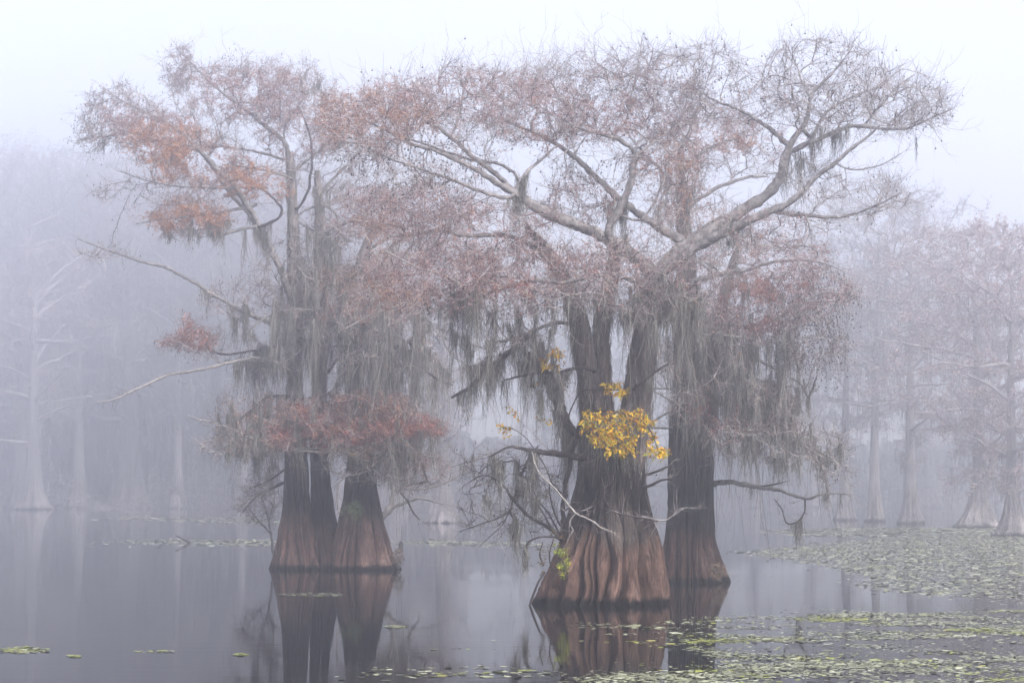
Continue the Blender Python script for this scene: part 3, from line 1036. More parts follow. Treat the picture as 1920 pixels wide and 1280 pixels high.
A_fol = [
    (640, 220, 65, 55, 1.5, RU), (700, 225, 80, 60, 1.4, RU), (770, 190, 90, 45, 1.1, PK), (800, 215, 40, 40, 1.2, RU), (880, 185, 120, 60, .8, PK), (1000, 200, 110, 60, .85, PK), (1000, 260, 90, 30, 1.2, RU),
    (1120, 175, 120, 65, .7, MA), (1150, 220, 100, 50, .9, PK), (1230, 190, 85, 75, .7, MA), (1330, 190, 80, 55, .35, MA), (1430, 200, 70, 40, .3, MA), (1250, 305, 60, 35, 1.3, RU), (1430, 265, 70, 35, .9, PK),
    (800, 300, 130, 45, .22, PK), (780, 395, 130, 55, 1.1, PK), (720, 420, 80, 40, 1.2, RU), (900, 440, 150, 50, .8, PK), (1000, 505, 150, 50, .8, PK), (820, 520, 140, 60, 1.1, PK), (760, 540, 90, 40, 1.1, RU),
    (1140, 545, 150, 40, .5, MA), (1090, 375, 90, 45, .8, PK), (1450, 430, 110, 45, .5, PK), (1290, 395, 70, 60, .6, RU), (1210, 480, 80, 60, .35, PK), (940, 560, 160, 35, .5, PK), (1130, 500, 110, 50, .55, PK), (1220, 560, 110, 45, .35, MA), (1290, 520, 80, 40, .4, PK), (960, 540, 60, 25, 1.0, RE)]
A_moss = [
    (870, 600, 70, 70, 1.0, .75), (955, 610, 90, 60, 1.2, .6), (1060, 600, 70, 45, .9, .45), (975, 355, 25, 35, 3.0, .55), (1155, 410, 30, 40, 2.5, .45), (900, 705, 70, 55, 4.0, .55),
    (1015, 700, 50, 60, 6.0, .5), (1060, 790, 50, 60, 5.0, .5), (1030, 850, 60, 20, 1.5, .5), (1560, 250, 60, 20, 2.0, .3), (1490, 300, 30, 30, 2.0, .45), (1350, 430, 60, 40, .5, .3),
    (1250, 560, 90, 50, 1.6, .5), (1180, 580, 80, 50, 1.5, .5), (1110, 575, 60, 40, 1.3, .45), (870, 860, 60, 40, .4, .35), (1180, 790, 60, 120, 1.5, .5), (1090, 700, 20, 60, 1.0, .5), (1060, 400, 90, 40, .2, .2), (1720, 250, 6, 6, .2, .5)]
A_cones = [(800, 310, 150, 60, .35), (1540, 150, 160, 90, .12), (1100, 330, 120, 60, .25), (1330, 120, 80, 60, .2), (900, 560, 200, 60, .15), (700, 330, 90, 70, .35)]


def a_extra(mm, rg, sk):
    # moss draped over the lower trunk under the yellow leaves
    n = 700
    x = rg.uniform(1092, 1208, n)
    y = rg.uniform(770, 930, n)
    half = 58.0
    fx = np.clip((x - 1150) / half, -1, 1)
    st = P(x, y, YA - np.sqrt(np.clip(1 - fx ** 2, 0, 1)) * half * YA / F - 0.03)
    strands(mm, st, rg.uniform(0.1, 0.55, n), rg, 0.011, drift=0.03)
    # one long lone wisp under the right-hand tip
    s = np.repeat(P(1718, 258, YA - .3)[None], 14, 0) + rg.normal(0, .012, (14, 3))
    strands(mm, s, rg.uniform(.2, .55, 14), rg, 0.010, drift=0.02)


treeA, skA, baseA = build_tree(
    "cypress_tree", "nearest cypress with fluted red-brown base and yellow leaves hanging before its trunk", YA, A_prof, M['trunk_near'], 21, 0.46, 11,
    A_limbs, A_blobs, A_fol, A_moss, A_cones, 3600, 0.8, extra=a_extra, stems=A_stems, stem_moss=700, moss_n=520, twig_n=1.5, needle_k=3.8, nsize=(0.062, 0.012), twig_r=0.0036, rt=0.0045,
    group="moss-hung cypresses standing in the lake")

# ------------------------------------------------------------------ cypress behind it (B)
YB = Yof(1090)
B_prof = [(1090, 1230, 1367), (1075, 1233, 1360), (1050, 1238, 1350), (1020, 1245, 1341), (980, 1251, 1336), (930, 1254, 1336), (880, 1255, 1335), (830, 1256, 1331), (780, 1259, 1325)]
B_stems = [
    [(1290, 840, 66), (1290, 790, 62), (1289, 720, 56), (1288, 640, 50), (1288, 560, 46), (1286, 480, 36), (1281, 400, 26), (1277, 330, 18), (1276, 270, 10)],
    [(1310, 840, 40, .3), (1322, 780, 36, .3), (1335, 700, 30, .35), (1345, 620, 24, .4), (1360, 540, 18, .5), (1385, 460, 12, .7)],
]
B_limbs = [
    [(1340, 905, 15), (1375, 905, 13, -.2), (1420, 912, 11, -.4), (1465, 920, 9, -.6), (1510, 935, 7, -.8), (1545, 925, 5, -.9), (1595, 927, 3, -1.0)],
    ('limb_dark', [(1510, 935, 5, -.8), (1508, 960, 4, -.8), (1495, 978, 5, -.8), (1475, 980, 4, -.8), (1466, 955, 3, -.8), (1452, 935, 2, -.8)]),
    ('limb_dark', [(1494, 980, 5, -.8), (1492, 1000, 3, -.8), (1494, 1030, 2, -.8)]),
    ('limb_dark', [(1420, 912, 6, -.4), (1450, 908, 5, -.5), (1475, 902, 2, -.6)]),
    [(1300, 600, 16, -.2), (1350, 605, 13, -.5), (1400, 612, 11, -.7), (1450, 600, 9, -.9), (1500, 572, 7, -1.0), (1545, 548, 5, -1.1), (1600, 555, 3, -1.2)],
    [(1295, 530, 14, -.2), (1345, 515, 12, -.4), (1400, 505, 10, -.6), (1460, 490, 8, -.8), (1530, 490, 5, -1.0), (1575, 505, 3, -1.0)],
    ('limb_white', [(1285, 615, 8, -.6), (1315, 650, 8, -.8), (1350, 690, 7, -.9), (1375, 720, 6, -1.0), (1400, 760, 4, -1.0)]),
    ('limb_white', [(1240, 545, 5, -1.2), (1300, 620, 5, -1.2), (1370, 630, 6, -1.2), (1450, 640, 5, -1.2), (1520, 630, 3, -1.2)]),
    ('limb_white', [(1225, 730, 4, -.9), (1265, 755, 4, -1.0), (1310, 790, 4, -1.1), (1340, 820, 4, -1.2), (1370, 855, 3, -1.2)]),
    ('limb_white', [(1420, 775, 4, -1.0), (1450, 800, 4, -1.2), (1490, 825, 4, -1.3), (1540, 855, 3, -1.4), (1590, 875, 2, -1.5)]),
    [(1320, 720, 10, -.3), (1365, 735, 9, -.6), (1410, 760, 8, -.8), (1450, 790, 6, -1.0), (1500, 825, 5, -1.2), (1560, 860, 3, -1.3)],
    [(1335, 690, 10, .2), (1400, 670, 9, 0), (1450, 690, 7, -.2), (1500, 720, 5, -.3), (1515, 745, 3, -.3)],
    ('limb_dark', [(1515, 745, 6, -.4), (1525, 725, 6, -.4), (1532, 705, 3, -.4)]),
    ('limb', [(1220, 800, 5, -.5), (1250, 775, 6, -.6), (1290, 770, 4, -.6)]),
    [(1280, 400, 10, 0), (1330, 360, 9, .3), (1390, 335, 8, .5), (1440, 330, 5, .7)],
    [(1277, 330, 10, .1), (1310, 290, 8, .2), (1360, 265, 6, .3), (1420, 250, 4, .4)],
    [(1278, 360, 10, 0), (1240, 320, 8, .3), (1200, 280, 6, .4), (1170, 240, 4, .5)],
]
B_blobs = [
    (1440, 495, 120, 55, 1.2, 0, -.5), (1510, 555, 105, 50, 1.2, 0, -.9), (1400, 590, 120, 60, 1.2, 0, -.6), (1520, 630, 65, 60, 1.3, 0, -.8), (1380, 770, 130, 65, 1.3, 0, -.8), (1460, 830, 130, 40, 1.5, 0, -1.1),
    (1300, 640, 120, 80, .9, 0, -.7), (1330, 250, 100, 70, .8, 0, .3), (1250, 330, 80, 70, .7), (1430, 700, 90, 60, 1.0, 0, -.4), (1560, 870, 40, 20, 1.5, 0, -1.3), (1565, 930, 35, 15, .6, 0, -.9), (1330, 420, 80, 50, .6), (1575, 680, 20, 30, .5, 0, -.8), (1400, 300, 60, 40, .6, 0, .5)]
B_fol = [
    (1440, 495, 120, 50, .7, PK), (1500, 540, 40, 15, 1.4, RE), (1420, 545, 70, 25, 1.1, RE), (1510, 555, 105, 45, .5, PK), (1400, 590, 110, 50, .6, PK), (1440, 610, 40, 20, 1.1, RE), (1520, 630, 60, 60, .12, PK), (1330, 780, 60, 30, .8, RE),
    (1380, 770, 110, 50, .45, MA), (1460, 830, 110, 30, .10, OL), (1300, 640, 120, 80, .3, MA), (1330, 250, 100, 50, 1.0, PK), (1350, 265, 80, 25, 1.3, RU), (1250, 330, 70, 60, .6, MA), (1290, 400, 60, 60, .7, RU), (1545, 460, 40, 25, .8, RE)]
B_moss = [
    (1330, 640, 120, 60, 1.3, .8), (1400, 650, 100, 40, 1.2, .7), (1430, 720, 80, 60, 2.2, .85), (1470, 740, 60, 50, 1.8, .7), (1440, 810, 100, 40, 1.3, .5), (1500, 845, 90, 30, 1.4, .4), (1290, 600, 90, 60, 1.2, .7),
    (1275, 380, 50, 90, 1.2, .6), (1380, 540, 80, 30, .5, .45), (1330, 760, 80, 60, 1.0, .7), (1500, 965, 20, 20, 2.0, .3), (1550, 925, 50, 12, 1.0, .3), (1400, 915, 60, 10, .4, .5), (1400, 430, 40, 20, .3, .4), (1345, 900, 30, 60, .4, .5)]
B_cones = [(1530, 600, 90, 110, 1.0), (1560, 690, 40, 60, 1.0), (1590, 560, 60, 40, .7), (1560, 880, 40, 25, .7)]
treeB, skB, baseB = build_tree(
    "cypress_tree", "dark cypress standing just behind the nearest one, its right side curtained with moss", YB, B_prof, M['trunk_back'], 16, 0.42, 23,
    B_limbs, B_blobs, B_fol, B_moss, B_cones, 1500, 0.85, stems=B_stems, stem_moss=700, moss_n=520, twig_n=1.6, needle_k=3.6, na=280, moss_w=0.014,
    nsize=(0.08, 0.015), group="moss-hung cypresses standing in the lake")

# ------------------------------------------------------------------ left clump: three cypresses (C)
YC = Yof(1066)
C1_prof = [(1066, 507, 612), (1050, 513, 603), (1020, 520, 594), (990, 525, 588), (960, 530, 583), (920, 533, 578), (870, 535, 575), (800, 537, 570), (740, 539, 566)]
C1_stems = [[(553, 770, 32), (552, 700, 30), (552, 640, 30), (554, 580, 27), (551, 520, 24), (550, 450, 22), (549, 390, 20), (546, 330, 18), (542, 285, 14)]]
C1_limbs = [
    [(553, 585, 18), (538, 535, 17, -.2), (515, 480, 16, -.3), (490, 430, 16, -.4), (465, 385, 14, -.5), (435, 345, 13, -.6), (400, 310, 12, -.7), (372, 278, 11, -.8), (335, 245, 8, -.9), (285, 215, 6, -1.0), (230, 190, 4, -1.1), (195, 165, 2, -1.1)],
    [(508, 468, 11, 0), (470, 405, 11, .2), (430, 360, 9, .3), (395, 310, 8, .4), (360, 260, 6, .5), (330, 220, 4, .6)],
    [(544, 295, 13), (530, 262, 11, .1), (500, 238, 10, .2), (460, 205, 8, .3), (425, 180, 7, .4), (395, 155, 5, .5), (360, 120, 4, .6), (330, 90, 2, .7)],
    [(372, 280, 7, -.8), (325, 275, 6, -.9), (260, 252, 5, -1.0), (200, 255, 3, -1.1), (150, 262, 2, -1.2)],
    [(540, 300, 7, .1), (480, 285, 6, 0), (420, 275, 5, -.2), (370, 278, 4, -.3)],
    [(546, 335, 6, -.2), (500, 320, 5, -.4), (440, 312, 4, -.5), (420, 320, 3, -.5)],
    [(546, 330, 8), (575, 300, 7, .1), (600, 280, 6, .2), (640, 240, 4, .3)],
    ('limb_dark', [(560, 390, 6, -.2), (578, 355, 7, -.2), (585, 300, 6, -.2), (580, 250, 5, -.1), (560, 200, 3, 0)]),
    ('limb_dark', [(485, 425, 8, -.5), (520, 410, 7, -.6), (528, 390, 7, -.6), (505, 365, 5, -.6), (470, 340, 3, -.6)]),
    [(490, 425, 9, -.4), (460, 428, 8, -.6), (420, 440, 6, -.8), (405, 460, 3, -.9)],
    [(480, 385, 9, .2), (430, 395, 7, -.3), (370, 405, 6, -.5), (310, 410, 4, -.7), (255, 420, 2, -.8)],
    [(500, 352, 5, -.4), (440, 352, 5, -.6), (380, 352, 4, -.8), (300, 345, 3, -.9), (220, 320, 2, -1.0)],
    # long bare boughs low on the left
    [(550, 662, 15, -.2), (528, 628, 12, -.4), (500, 602, 11, -.5), (455, 582, 10, -.7), (410, 558, 9, -.8), (360, 528, 8, -.9), (310, 502, 7, -1.0), (255, 487, 6, -1.1), (200, 468, 4, -1.2), (145, 448, 2, -1.3)],
    ('limb_white', [(547, 698, 11, -.2), (520, 680, 9, -.5), (480, 672, 8, -.7), (440, 678, 8, -.8), (390, 690, 7, -.9), (320, 702, 6, -1.0), (265, 725, 6, -1.1), (215, 748, 4, -1.2), (185, 754, 3, -1.2)]),
    ('limb_dark', [(548, 640, 8, .1), (510, 650, 7, 0), (460, 660, 6, -.1), (415, 664, 5, -.2), (375, 650, 4, -.3), (310, 640, 2, -.4)]),
    ('limb_dark', [(548, 740, 7, 0), (500, 745, 6, -.2), (470, 770, 5, -.3), (430, 800, 3, -.4)]),
    # pale boughs across the clump at mid height
    ('limb_white', [(640, 575, 7, -.8), (580, 580, 7, -.9), (530, 585, 6, -1.0), (490, 600, 5, -1.0), (450, 640, 2, -1.0)]),
    ('limb_white', [(505, 832, 4, -.9), (460, 825, 4, -1.0), (420, 810, 3, -1.1), (380, 795, 2, -1.2)]),
    ('limb_white', [(545, 842, 6, -.9), (500, 835, 6, -1.0), (460, 815, 5, -1.1), (410, 795, 4, -1.3), (365, 785, 2, -1.4)]),
    ('limb_dark', [(535, 905, 8, 0), (500, 920, 6, -.2), (475, 935, 4, -.3), (455, 960, 3, -.4)]),
    ('limb_dark', [(535, 880, 6, 0), (505, 900, 5, .2), (470, 915, 3, .2)]),
]
C1_blobs = [
    (225, 215, 75, 55, 1.2, 0, -1.0), (335, 130, 30, 45, 1.3, 0, .6), (300, 260, 85, 55, 1.2, 0, -.8), (380, 300, 85, 60, 1.1, 0, -.5), (420, 180, 95, 60, 1.1, 0, .3), (360, 410, 85, 40, 1.4, 0, -.5), (500, 170, 80, 60, 1.0, 0, .3),
    (490, 340, 80, 45, .9), (560, 190, 80, 60, 1.1, 0, .3), (560, 260, 80, 50, .8), (365, 640, 45, 25, 1.5, 0, -.4), (350, 612, 22, 24, 1.4, 0, -.4), (318, 640, 28, 14, 1.5, 0, -.4), (395, 628, 18, 14, 1.2, 0, -.4), (195, 470, 55, 18, .8, 0, -1.2), (450, 560, 70, 40, .8, 0, -.4), (470, 650, 80, 60, .5), (180, 255, 40, 30, 1.2, 0, -1.2),
    (280, 360, 110, 30, .5, 0, -.9), (480, 780, 90, 50, 1.0, 0, -.4), (460, 835, 90, 25, 1.6, 0, -1.0), (480, 930, 45, 30, 1.0, 0, -.3), (540, 520, 70, 70, .8, 0, -.7), (450, 120, 30, 25, .8, 0, .4), (560, 135, 40, 25, .7, 0, .4), (560, 800, 60, 50, 1.0, 0, -.8)]
C1_fol = [
    (225, 205, 65, 45, .55, MA), (225, 225, 40, 30, 1.0, PK), (335, 140, 30, 45, .7, MA), (300, 265, 75, 42, 1.5, OR), (290, 250, 80, 50, .8, PK), (380, 300, 80, 55, .9, RU), (310, 300, 60, 45, 1.4, OR), (420, 180, 90, 50, .65, PK), (360, 405, 85, 26, 1.9, OR),
    (360, 400, 85, 38, 1.1, RU), (500, 170, 80, 55, .7, PK), (480, 340, 70, 35, 1.4, OR), (560, 200, 75, 45, .7, PK), (600, 170, 60, 50, .35, MA), (560, 255, 80, 45, .6, PK), (365, 635, 40, 22, 1.3, RE), (350, 610, 18, 22, 1.2, RE), (318, 640, 22, 10, .8, RE), (450, 560, 60, 35, .15, MA),
    (180, 255, 35, 25, .3, MA), (480, 780, 70, 40, .4, RU), (560, 800, 60, 40, 1.3, RE), (460, 840, 70, 18, .5, OL), (450, 430, 80, 30, .3, RU)]
C1_moss = [(520, 620, 70, 60, 1.2, .75), (500, 690, 60, 40, 1.2, .6), (550, 560, 50, 60, 1.0, .8), (480, 780, 70, 50, 1.2, .6), (490, 430, 40, 40, 1.0, .4), (370, 425, 90, 15, .8, .25), (385, 545, 8, 8, 2, .4), (460, 600, 50, 40, .8, .45), (600, 150, 40, 30, .5, .25), (550, 740, 60, 60, 1.0, .7), (450, 850, 60, 20, .5, .35)]
C1_cones = [(170, 240, 60, 60, .5), (350, 420, 100, 40, .25), (230, 330, 120, 40, .3), (340, 500, 120, 40, .3), (430, 110, 40, 40, .4), (355, 635, 60, 45, .3)]
treeC1, skC1, baseC1 = build_tree(
    "cypress_tree", "left trunk of the paired cypresses, with orange needles and long bare boughs reaching left", YC, C1_prof, M['trunk_left'], 17, 0.48, 31,
    C1_limbs, C1_blobs, C1_fol, C1_moss, C1_cones, 1900, 0.9, stem_mat='stem_pale', stems=C1_stems, stem_moss=700, moss_n=400, twig_n=1.6, needle_k=5.0, na=240, moss_w=0.016,
    nsize=(0.08, 0.016), twig_r=0.0045, rt=0.0055, step=0.15, group="moss-hung cypresses standing in the lake")

C2_prof = [(1064, 560, 670), (1050, 567, 662), (1025, 577, 648), (990, 583, 634), (950, 585, 625), (900, 585, 617), (830, 584, 612), (760, 584, 611)]
C2_stems = [[(598, 800, 28), (598, 720, 28), (599, 640, 28), (599, 560, 27), (600, 490, 25), (601, 430, 22), (598, 370, 16), (595, 320, 10)]]
C2_limbs = [
    [(600, 440, 8, -.2), (630, 425, 8, -.4), (665, 415, 7, -.5), (700, 420, 5, -.6), (730, 440, 3, -.6)],
    ('limb', [(560, 415, 5, -.6), (570, 395, 6, -.6), (605, 385, 7, -.6), (630, 402, 7, -.6), (636, 430, 6, -.6), (650, 455, 4, -.6)]),
    [(603, 480, 10, .2), (625, 500, 9, .3), (645, 525, 8, .4), (660, 545, 4, .5)],
    [(598, 370, 8, .3), (620, 340, 7, .4), (650, 310, 6, .5), (690, 270, 3, .6)],
    ('limb_dark', [(612, 700, 8, -.1), (640, 668, 7, 0), (670, 668, 6, 0)]),
    ('limb_dark', [(605, 650, 7, -.2), (580, 640, 6, -.4), (560, 632, 3, -.5)]),
    ('limb_white', [(580, 745, 5, -.7), (615, 738, 5, -.8), (650, 745, 4, -.9), (690, 760, 3, -.9)]),
    ('limb_white', [(596, 730, 5, -.9), (595, 750, 5, -.9), (585, 765, 4, -.9), (580, 778, 3, -.9)]),
]
C2_blobs = [(640, 240, 55, 55, 1.0, 0, .4), (640, 400, 60, 60, 1.0), (620, 320, 60, 50, .9, 0, .3), (630, 520, 60, 30, 1.0), (600, 620, 60, 70, .5), (630, 780, 100, 45, 1.4, 0, -.7), (610, 820, 120, 35, 1.4, 0, -.8), (690, 300, 40, 40, .8, 0, .5), (590, 470, 60, 60, .9, 0, -.6), (600, 570, 90, 70, 1.1, 0, -.9), (600, 670, 80, 60, .7, 0, -.7)]
C2_fol = [(640, 230, 55, 50, .9, RU), (640, 410, 55, 45, .25, MA), (630, 525, 60, 20, 1.4, OL), (630, 775, 100, 35, 1.3, RE), (610, 820, 120, 30, 1.3, RE), (640, 800, 80, 40, .8, OL), (680, 300, 50, 40, .3, MA), (600, 560, 90, 60, .22, PK)]
C2_moss = [(600, 570, 90, 70, 1.2, .7), (600, 670, 90, 60, 1.0, .6), (600, 500, 50, 90, 1.2, .8), (610, 620, 60, 70, 1.3, .8), (640, 690, 40, 40, 1.0, .7), (590, 400, 40, 60, .8, .6), (630, 790, 80, 30, .4, .4), (620, 860, 60, 20, .3, .3)]
treeC2, skC2, baseC2 = build_tree(
    "cypress_tree", "slim dark cypress wedged between the two flared trunks of the left clump", YC + 0.15, C2_prof, M['trunk_back'], 10, 0.28, 37,
    C2_limbs, C2_blobs, C2_fol, C2_moss, [], 800, 0.8, stem_mat='stem_pale', stems=C2_stems, stem_moss=550, moss_n=220, twig_n=1.6, needle_k=5.0, na=200, moss_w=0.016,
    nsize=(0.08, 0.016), twig_r=0.0045, rt=0.0055, step=0.15, nbranch=12, group="moss-hung cypresses standing in the lake")

C3_prof = [(1067, 612, 752), (1052, 618, 742), (1025, 624, 732), (990, 634, 722), (955, 641, 713), (915, 648, 706), (875, 653, 702), (830, 656, 700), (780, 656, 698)]
C3_stems = [
    [(672, 840, 38), (668, 780, 34), (663, 720, 32), (661, 650, 30), (664, 580, 26), (672, 520, 22), (684, 470, 18), (700, 430, 12)],
    [(690, 850, 30, .2), (700, 790, 28, .2), (712, 730, 26, .15), (705, 670, 24, .1), (700, 620, 22, .1), (702, 560, 18, .2), (720, 500, 14, .3), (745, 450, 9, .4)],
]
C3_limbs = [
    [(690, 470, 9, 0), (730, 445, 8, -.3), (780, 440, 6, -.6), (830, 435, 4, -.8)],
    [(664, 640, 7, -.2), (640, 645, 7, -.3), (620, 650, 4, -.4)],
    ('limb', [(700, 700, 9, -.3), (735, 655, 8, -.4), (765, 640, 9, -.5), (790, 622, 6, -.5)]),
    ('limb', [(765, 642, 7, -.5), (735, 630, 6, -.6), (715, 622, 3, -.6)]),
    ('limb_dark', [(765, 640, 8, -.5), (785, 665, 8, -.5), (800, 695, 6, -.5), (830, 715, 5, -.5), (850, 722, 2, -.5)]),
    ('limb_white', [(620, 600, 5, -.8), (660, 615, 5, -.9), (700, 620, 4, -1.0), (750, 600, 4, -1.1), (800, 580, 2, -1.1)]),
    ('limb_white', [(550, 842, 5, -1.0), (620, 848, 5, -1.1), (690, 835, 5, -1.2), (745, 815, 4, -1.2), (800, 795, 3, -1.2)]),
    ('limb_dark', [(672, 870, 14, -.3), (700, 860, 12, -.6), (725, 845, 9, -.8), (750, 820, 5, -.9)]),
    ('limb_dark', [(770, 830, 5, -.7), (790, 870, 5, -.7), (805, 905, 4, -.7), (825, 900, 3, -.7)]),
    ('limb_dark', [(750, 915, 5, -.5), (765, 940, 5, -.5), (775, 960, 4, -.5), (787, 974, 3, -.5)]),
    ('limb_white', [(700, 880, 3, -1.2), (720, 893, 3, -1.2), (755, 915, 4, -1.2), (800, 915, 4, -1.2), (850, 898, 4, -1.2), (900, 855, 3, -1.2), (960, 845, 2, -1.2)]),
    ('limb_white', [(640, 895, 3, -1.2), (655, 888, 3, -1.2), (636, 905, 4, -1.2), (632, 930, 4, -1.2), (634, 955, 3, -1.2)]),
]
C3_blobs = [(730, 520, 100, 55, .9, 0, .3), (690, 400, 80, 55, 1.0, 0, .2), (700, 560, 100, 50, .8), (700, 780, 100, 50, 1.4, 0, -.6), (770, 800, 65, 28, 1.6, 0, -1.0), (700, 860, 100, 45, 1.3, 0, -.8), (790, 880, 70, 40, 1.1, 0, -.7), (740, 640, 90, 60, 1.1, 0, -.5), (670, 620, 70, 70, .9, 0, -.8), (690, 830, 90, 30, 1.3, 0, -.9), (800, 690, 50, 40, .5, 0, -.4), (760, 340, 60, 50, .5, 0, .4)]
C3_fol = [(730, 520, 100, 50, .8, PK), (690, 400, 80, 50, 1.0, PK), (700, 560, 100, 45, .6, RU), (700, 770, 90, 35, 1.1, RU), (690, 800, 90, 35, 1.3, RE), (775, 800, 65, 20, 2.0, RE), (700, 850, 100, 35, .5, OL), (790, 880, 60, 30, .2, RE), (740, 640, 80, 40, .2, MA), (700, 690, 60, 40, .1, MA)]
C3_moss = [(700, 630, 90, 60, 1.3, .85), (760, 660, 60, 40, 1.6, .8), (800, 690, 50, 40, 1.6, .6), (680, 720, 50, 60, 1.2, .8), (730, 730, 50, 50, 1.0, .6), (680, 540, 60, 60, .8, .6), (760, 830, 60, 30, .8, .5), (690, 860, 80, 30, .5, .4), (810, 800, 30, 30, .5, .4), (800, 600, 60, 40, 1.0, .7)]
treeC3, skC3, baseC3 = build_tree(
    "cypress_tree", "right trunk of the paired cypresses, broad flared foot under a bank of red needles", YC - 0.25, C3_prof, M['trunk_left'], 19, 0.50, 41,
    C3_limbs, C3_blobs, C3_fol, C3_moss, [(760, 330, 80, 50, .3)], 1300, 0.85, stem_mat='stem_pale', stems=C3_stems, stem_moss=550, moss_n=400, twig_n=1.6, needle_k=5.0, na=280, moss_w=0.016,
    nsize=(0.08, 0.016), twig_r=0.0045, rt=0.0055, step=0.15, nbranch=16, group="moss-hung cypresses standing in the lake")

# ------------------------------------------------------------------ shrubs and small plants


def leaf_mesh(mb, p, d, L, w, rg, m=0):
    """bent pointed leaves: two facets folded along the midrib"""
    n = len(p)
    s = norm(np.cross(d, rg.normal(0, 1, (n, 3))))
    up = np.cross(s, d)
    L = np.asarray(L)[:, None]
    w = np.asarray(w)[:, None]
    a = p
    mid = p + d * L * 0.5 - up * L * 0.06
    tip = p + d * L - up * L * 0.22
    l = p + d * L * 0.45 + s * w * 0.5 + up * w * 0.18
    r = p + d * L * 0.45 - s * w * 0.5 + up * w * 0.18
    v = np.stack([a, l, tip, r, mid], 1).reshape(-1, 3)
    b = (np.arange(n) * 5)[:, None, None]
    f = np.array([[0, 1, 4], [1, 2, 4], [2, 3, 4], [3, 0, 4]])[None] + b
    mb.add(v, tris=f.reshape(-1, 3), m=m)


def sprays(root, base, spots, Y, material, rg, count, L=0.055, spread=0.10, name="leaf_spray"):
    """one object per spray of leaves, with the twig that carries them"""
    for (x, y, rx, ry, n, dy) in spots:
        for _ in range(n):
            a, r = rg.uniform(0, 6.28), math.sqrt(rg.uniform(0, 1))
            c = P(x + rx * r * math.cos(a), y + ry * r * math.sin(a), Y + dy + rg.normal(0, 0.12))
            b = MB()
            ax = norm(np.array([rg.normal(0, 1), rg.normal(0, 0.5), rg.normal(-0.25, 0.4)]))
            k = count
            t = rg.uniform(-1, 1, k)[:, None]
            p = c + ax * t * spread + rg.normal(0, spread * 0.3, (k, 3))
            d = norm(ax * 0.3 + rg.normal(0, 0.7, (k, 3)) - np.array([0, 0, 0.75]))
            sz = np.exp(rg.normal(-0.08, 0.33, k))
            leaf_mesh(b, p, d, L * sz, L * 0.48 * sz * rg.uniform(0.75, 1.25, k), rg)
            tw = np.stack([c - ax * spread * 1.1, c + ax * spread * 0.0 + np.array([0, 0, 0.01]), c + ax * spread * 1.1])[None]
            tubes(b, tw, np.array([[0.003, 0.0025, 0.0015]]), 3, m=1)
            o = b.build(name, [material, M['twig_dark']], root, base, smooth=False)


# bare shrub to the left of the nearest trunk
S_limbs = [
    [(1052, 1012, 10), (1030, 990, 9), (1000, 973, 8, -.1), (980, 957, 8, -.1), (960, 935, 8, -.2), (945, 912, 6, -.2), (925, 896, 5, -.3), (900, 892, 4, -.4), (868, 912, 2, -.5)],
    [(962, 938, 7, -.2), (972, 905, 7, -.1), (985, 873, 7, 0), (997, 848, 5, 0), (1010, 835, 3, 0)],
    [(960, 942, 6, -.2), (956, 958, 6, -.3), (930, 972, 4, -.4), (895, 984, 3, -.5), (862, 996, 2, -.6)],
    [(957, 960, 6, -.3), (966, 980, 6, -.3), (964, 1012, 4, -.3)],
    [(956, 958, 4, -.3), (940, 985, 3, -.4), (900, 1023, 2, -.5)],
    [(1046, 1008, 5, -.3), (1015, 1006, 4, -.4), (988, 1018, 5, -.4), (985, 1040, 3, -.4), (988, 1060, 2, -.4)],
    [(1040, 1000, 4, .2), (1010, 950, 4, .2), (990, 940, 3, .2), (985, 955, 2, .2)],
    [(1050, 1005, 6, .1), (1030, 965, 4, .3), (1005, 930, 3, .4), (995, 900, 2, .4)],
]
S_blobs = [(905, 950, 50, 50, 1.0, 0, -.4), (960, 900, 60, 50, 1.0, 0, -.1), (1000, 960, 50, 40, 1.0), (900, 880, 45, 30, .8, 0, -.4), (1010, 890, 40, 40, .8), (970, 1000, 40, 25, .4, 0, -.3)]
shrub, skS, baseS = build_tree(
    "bare_shrub", "leafless dark shrub arching left from the foot of the nearest cypress", YA - 0.15, None, None, 0, 0, 53, S_limbs, S_blobs, None,
    [(960, 860, 50, 25, 2.0, .4), (965, 985, 12, 20, 2.0, .45), (988, 1025, 8, 15, 3.0, .4), (910, 940, 10, 15, 1.5, .25), (975, 900, 20, 20, 1.0, .4), (1005, 920, 10, 20, 1, .3)],
    [], 260, 0.35, moss_n=70, twig_n=0.9, step=0.10, rt=0.0042, twig_r=0.0032, limb_mat='limb_dark', twig_mat='twig_dark', conek=0, nbranch=10, base_xy=(1052, 1030), cat="shrub", twl=(.06, .26))

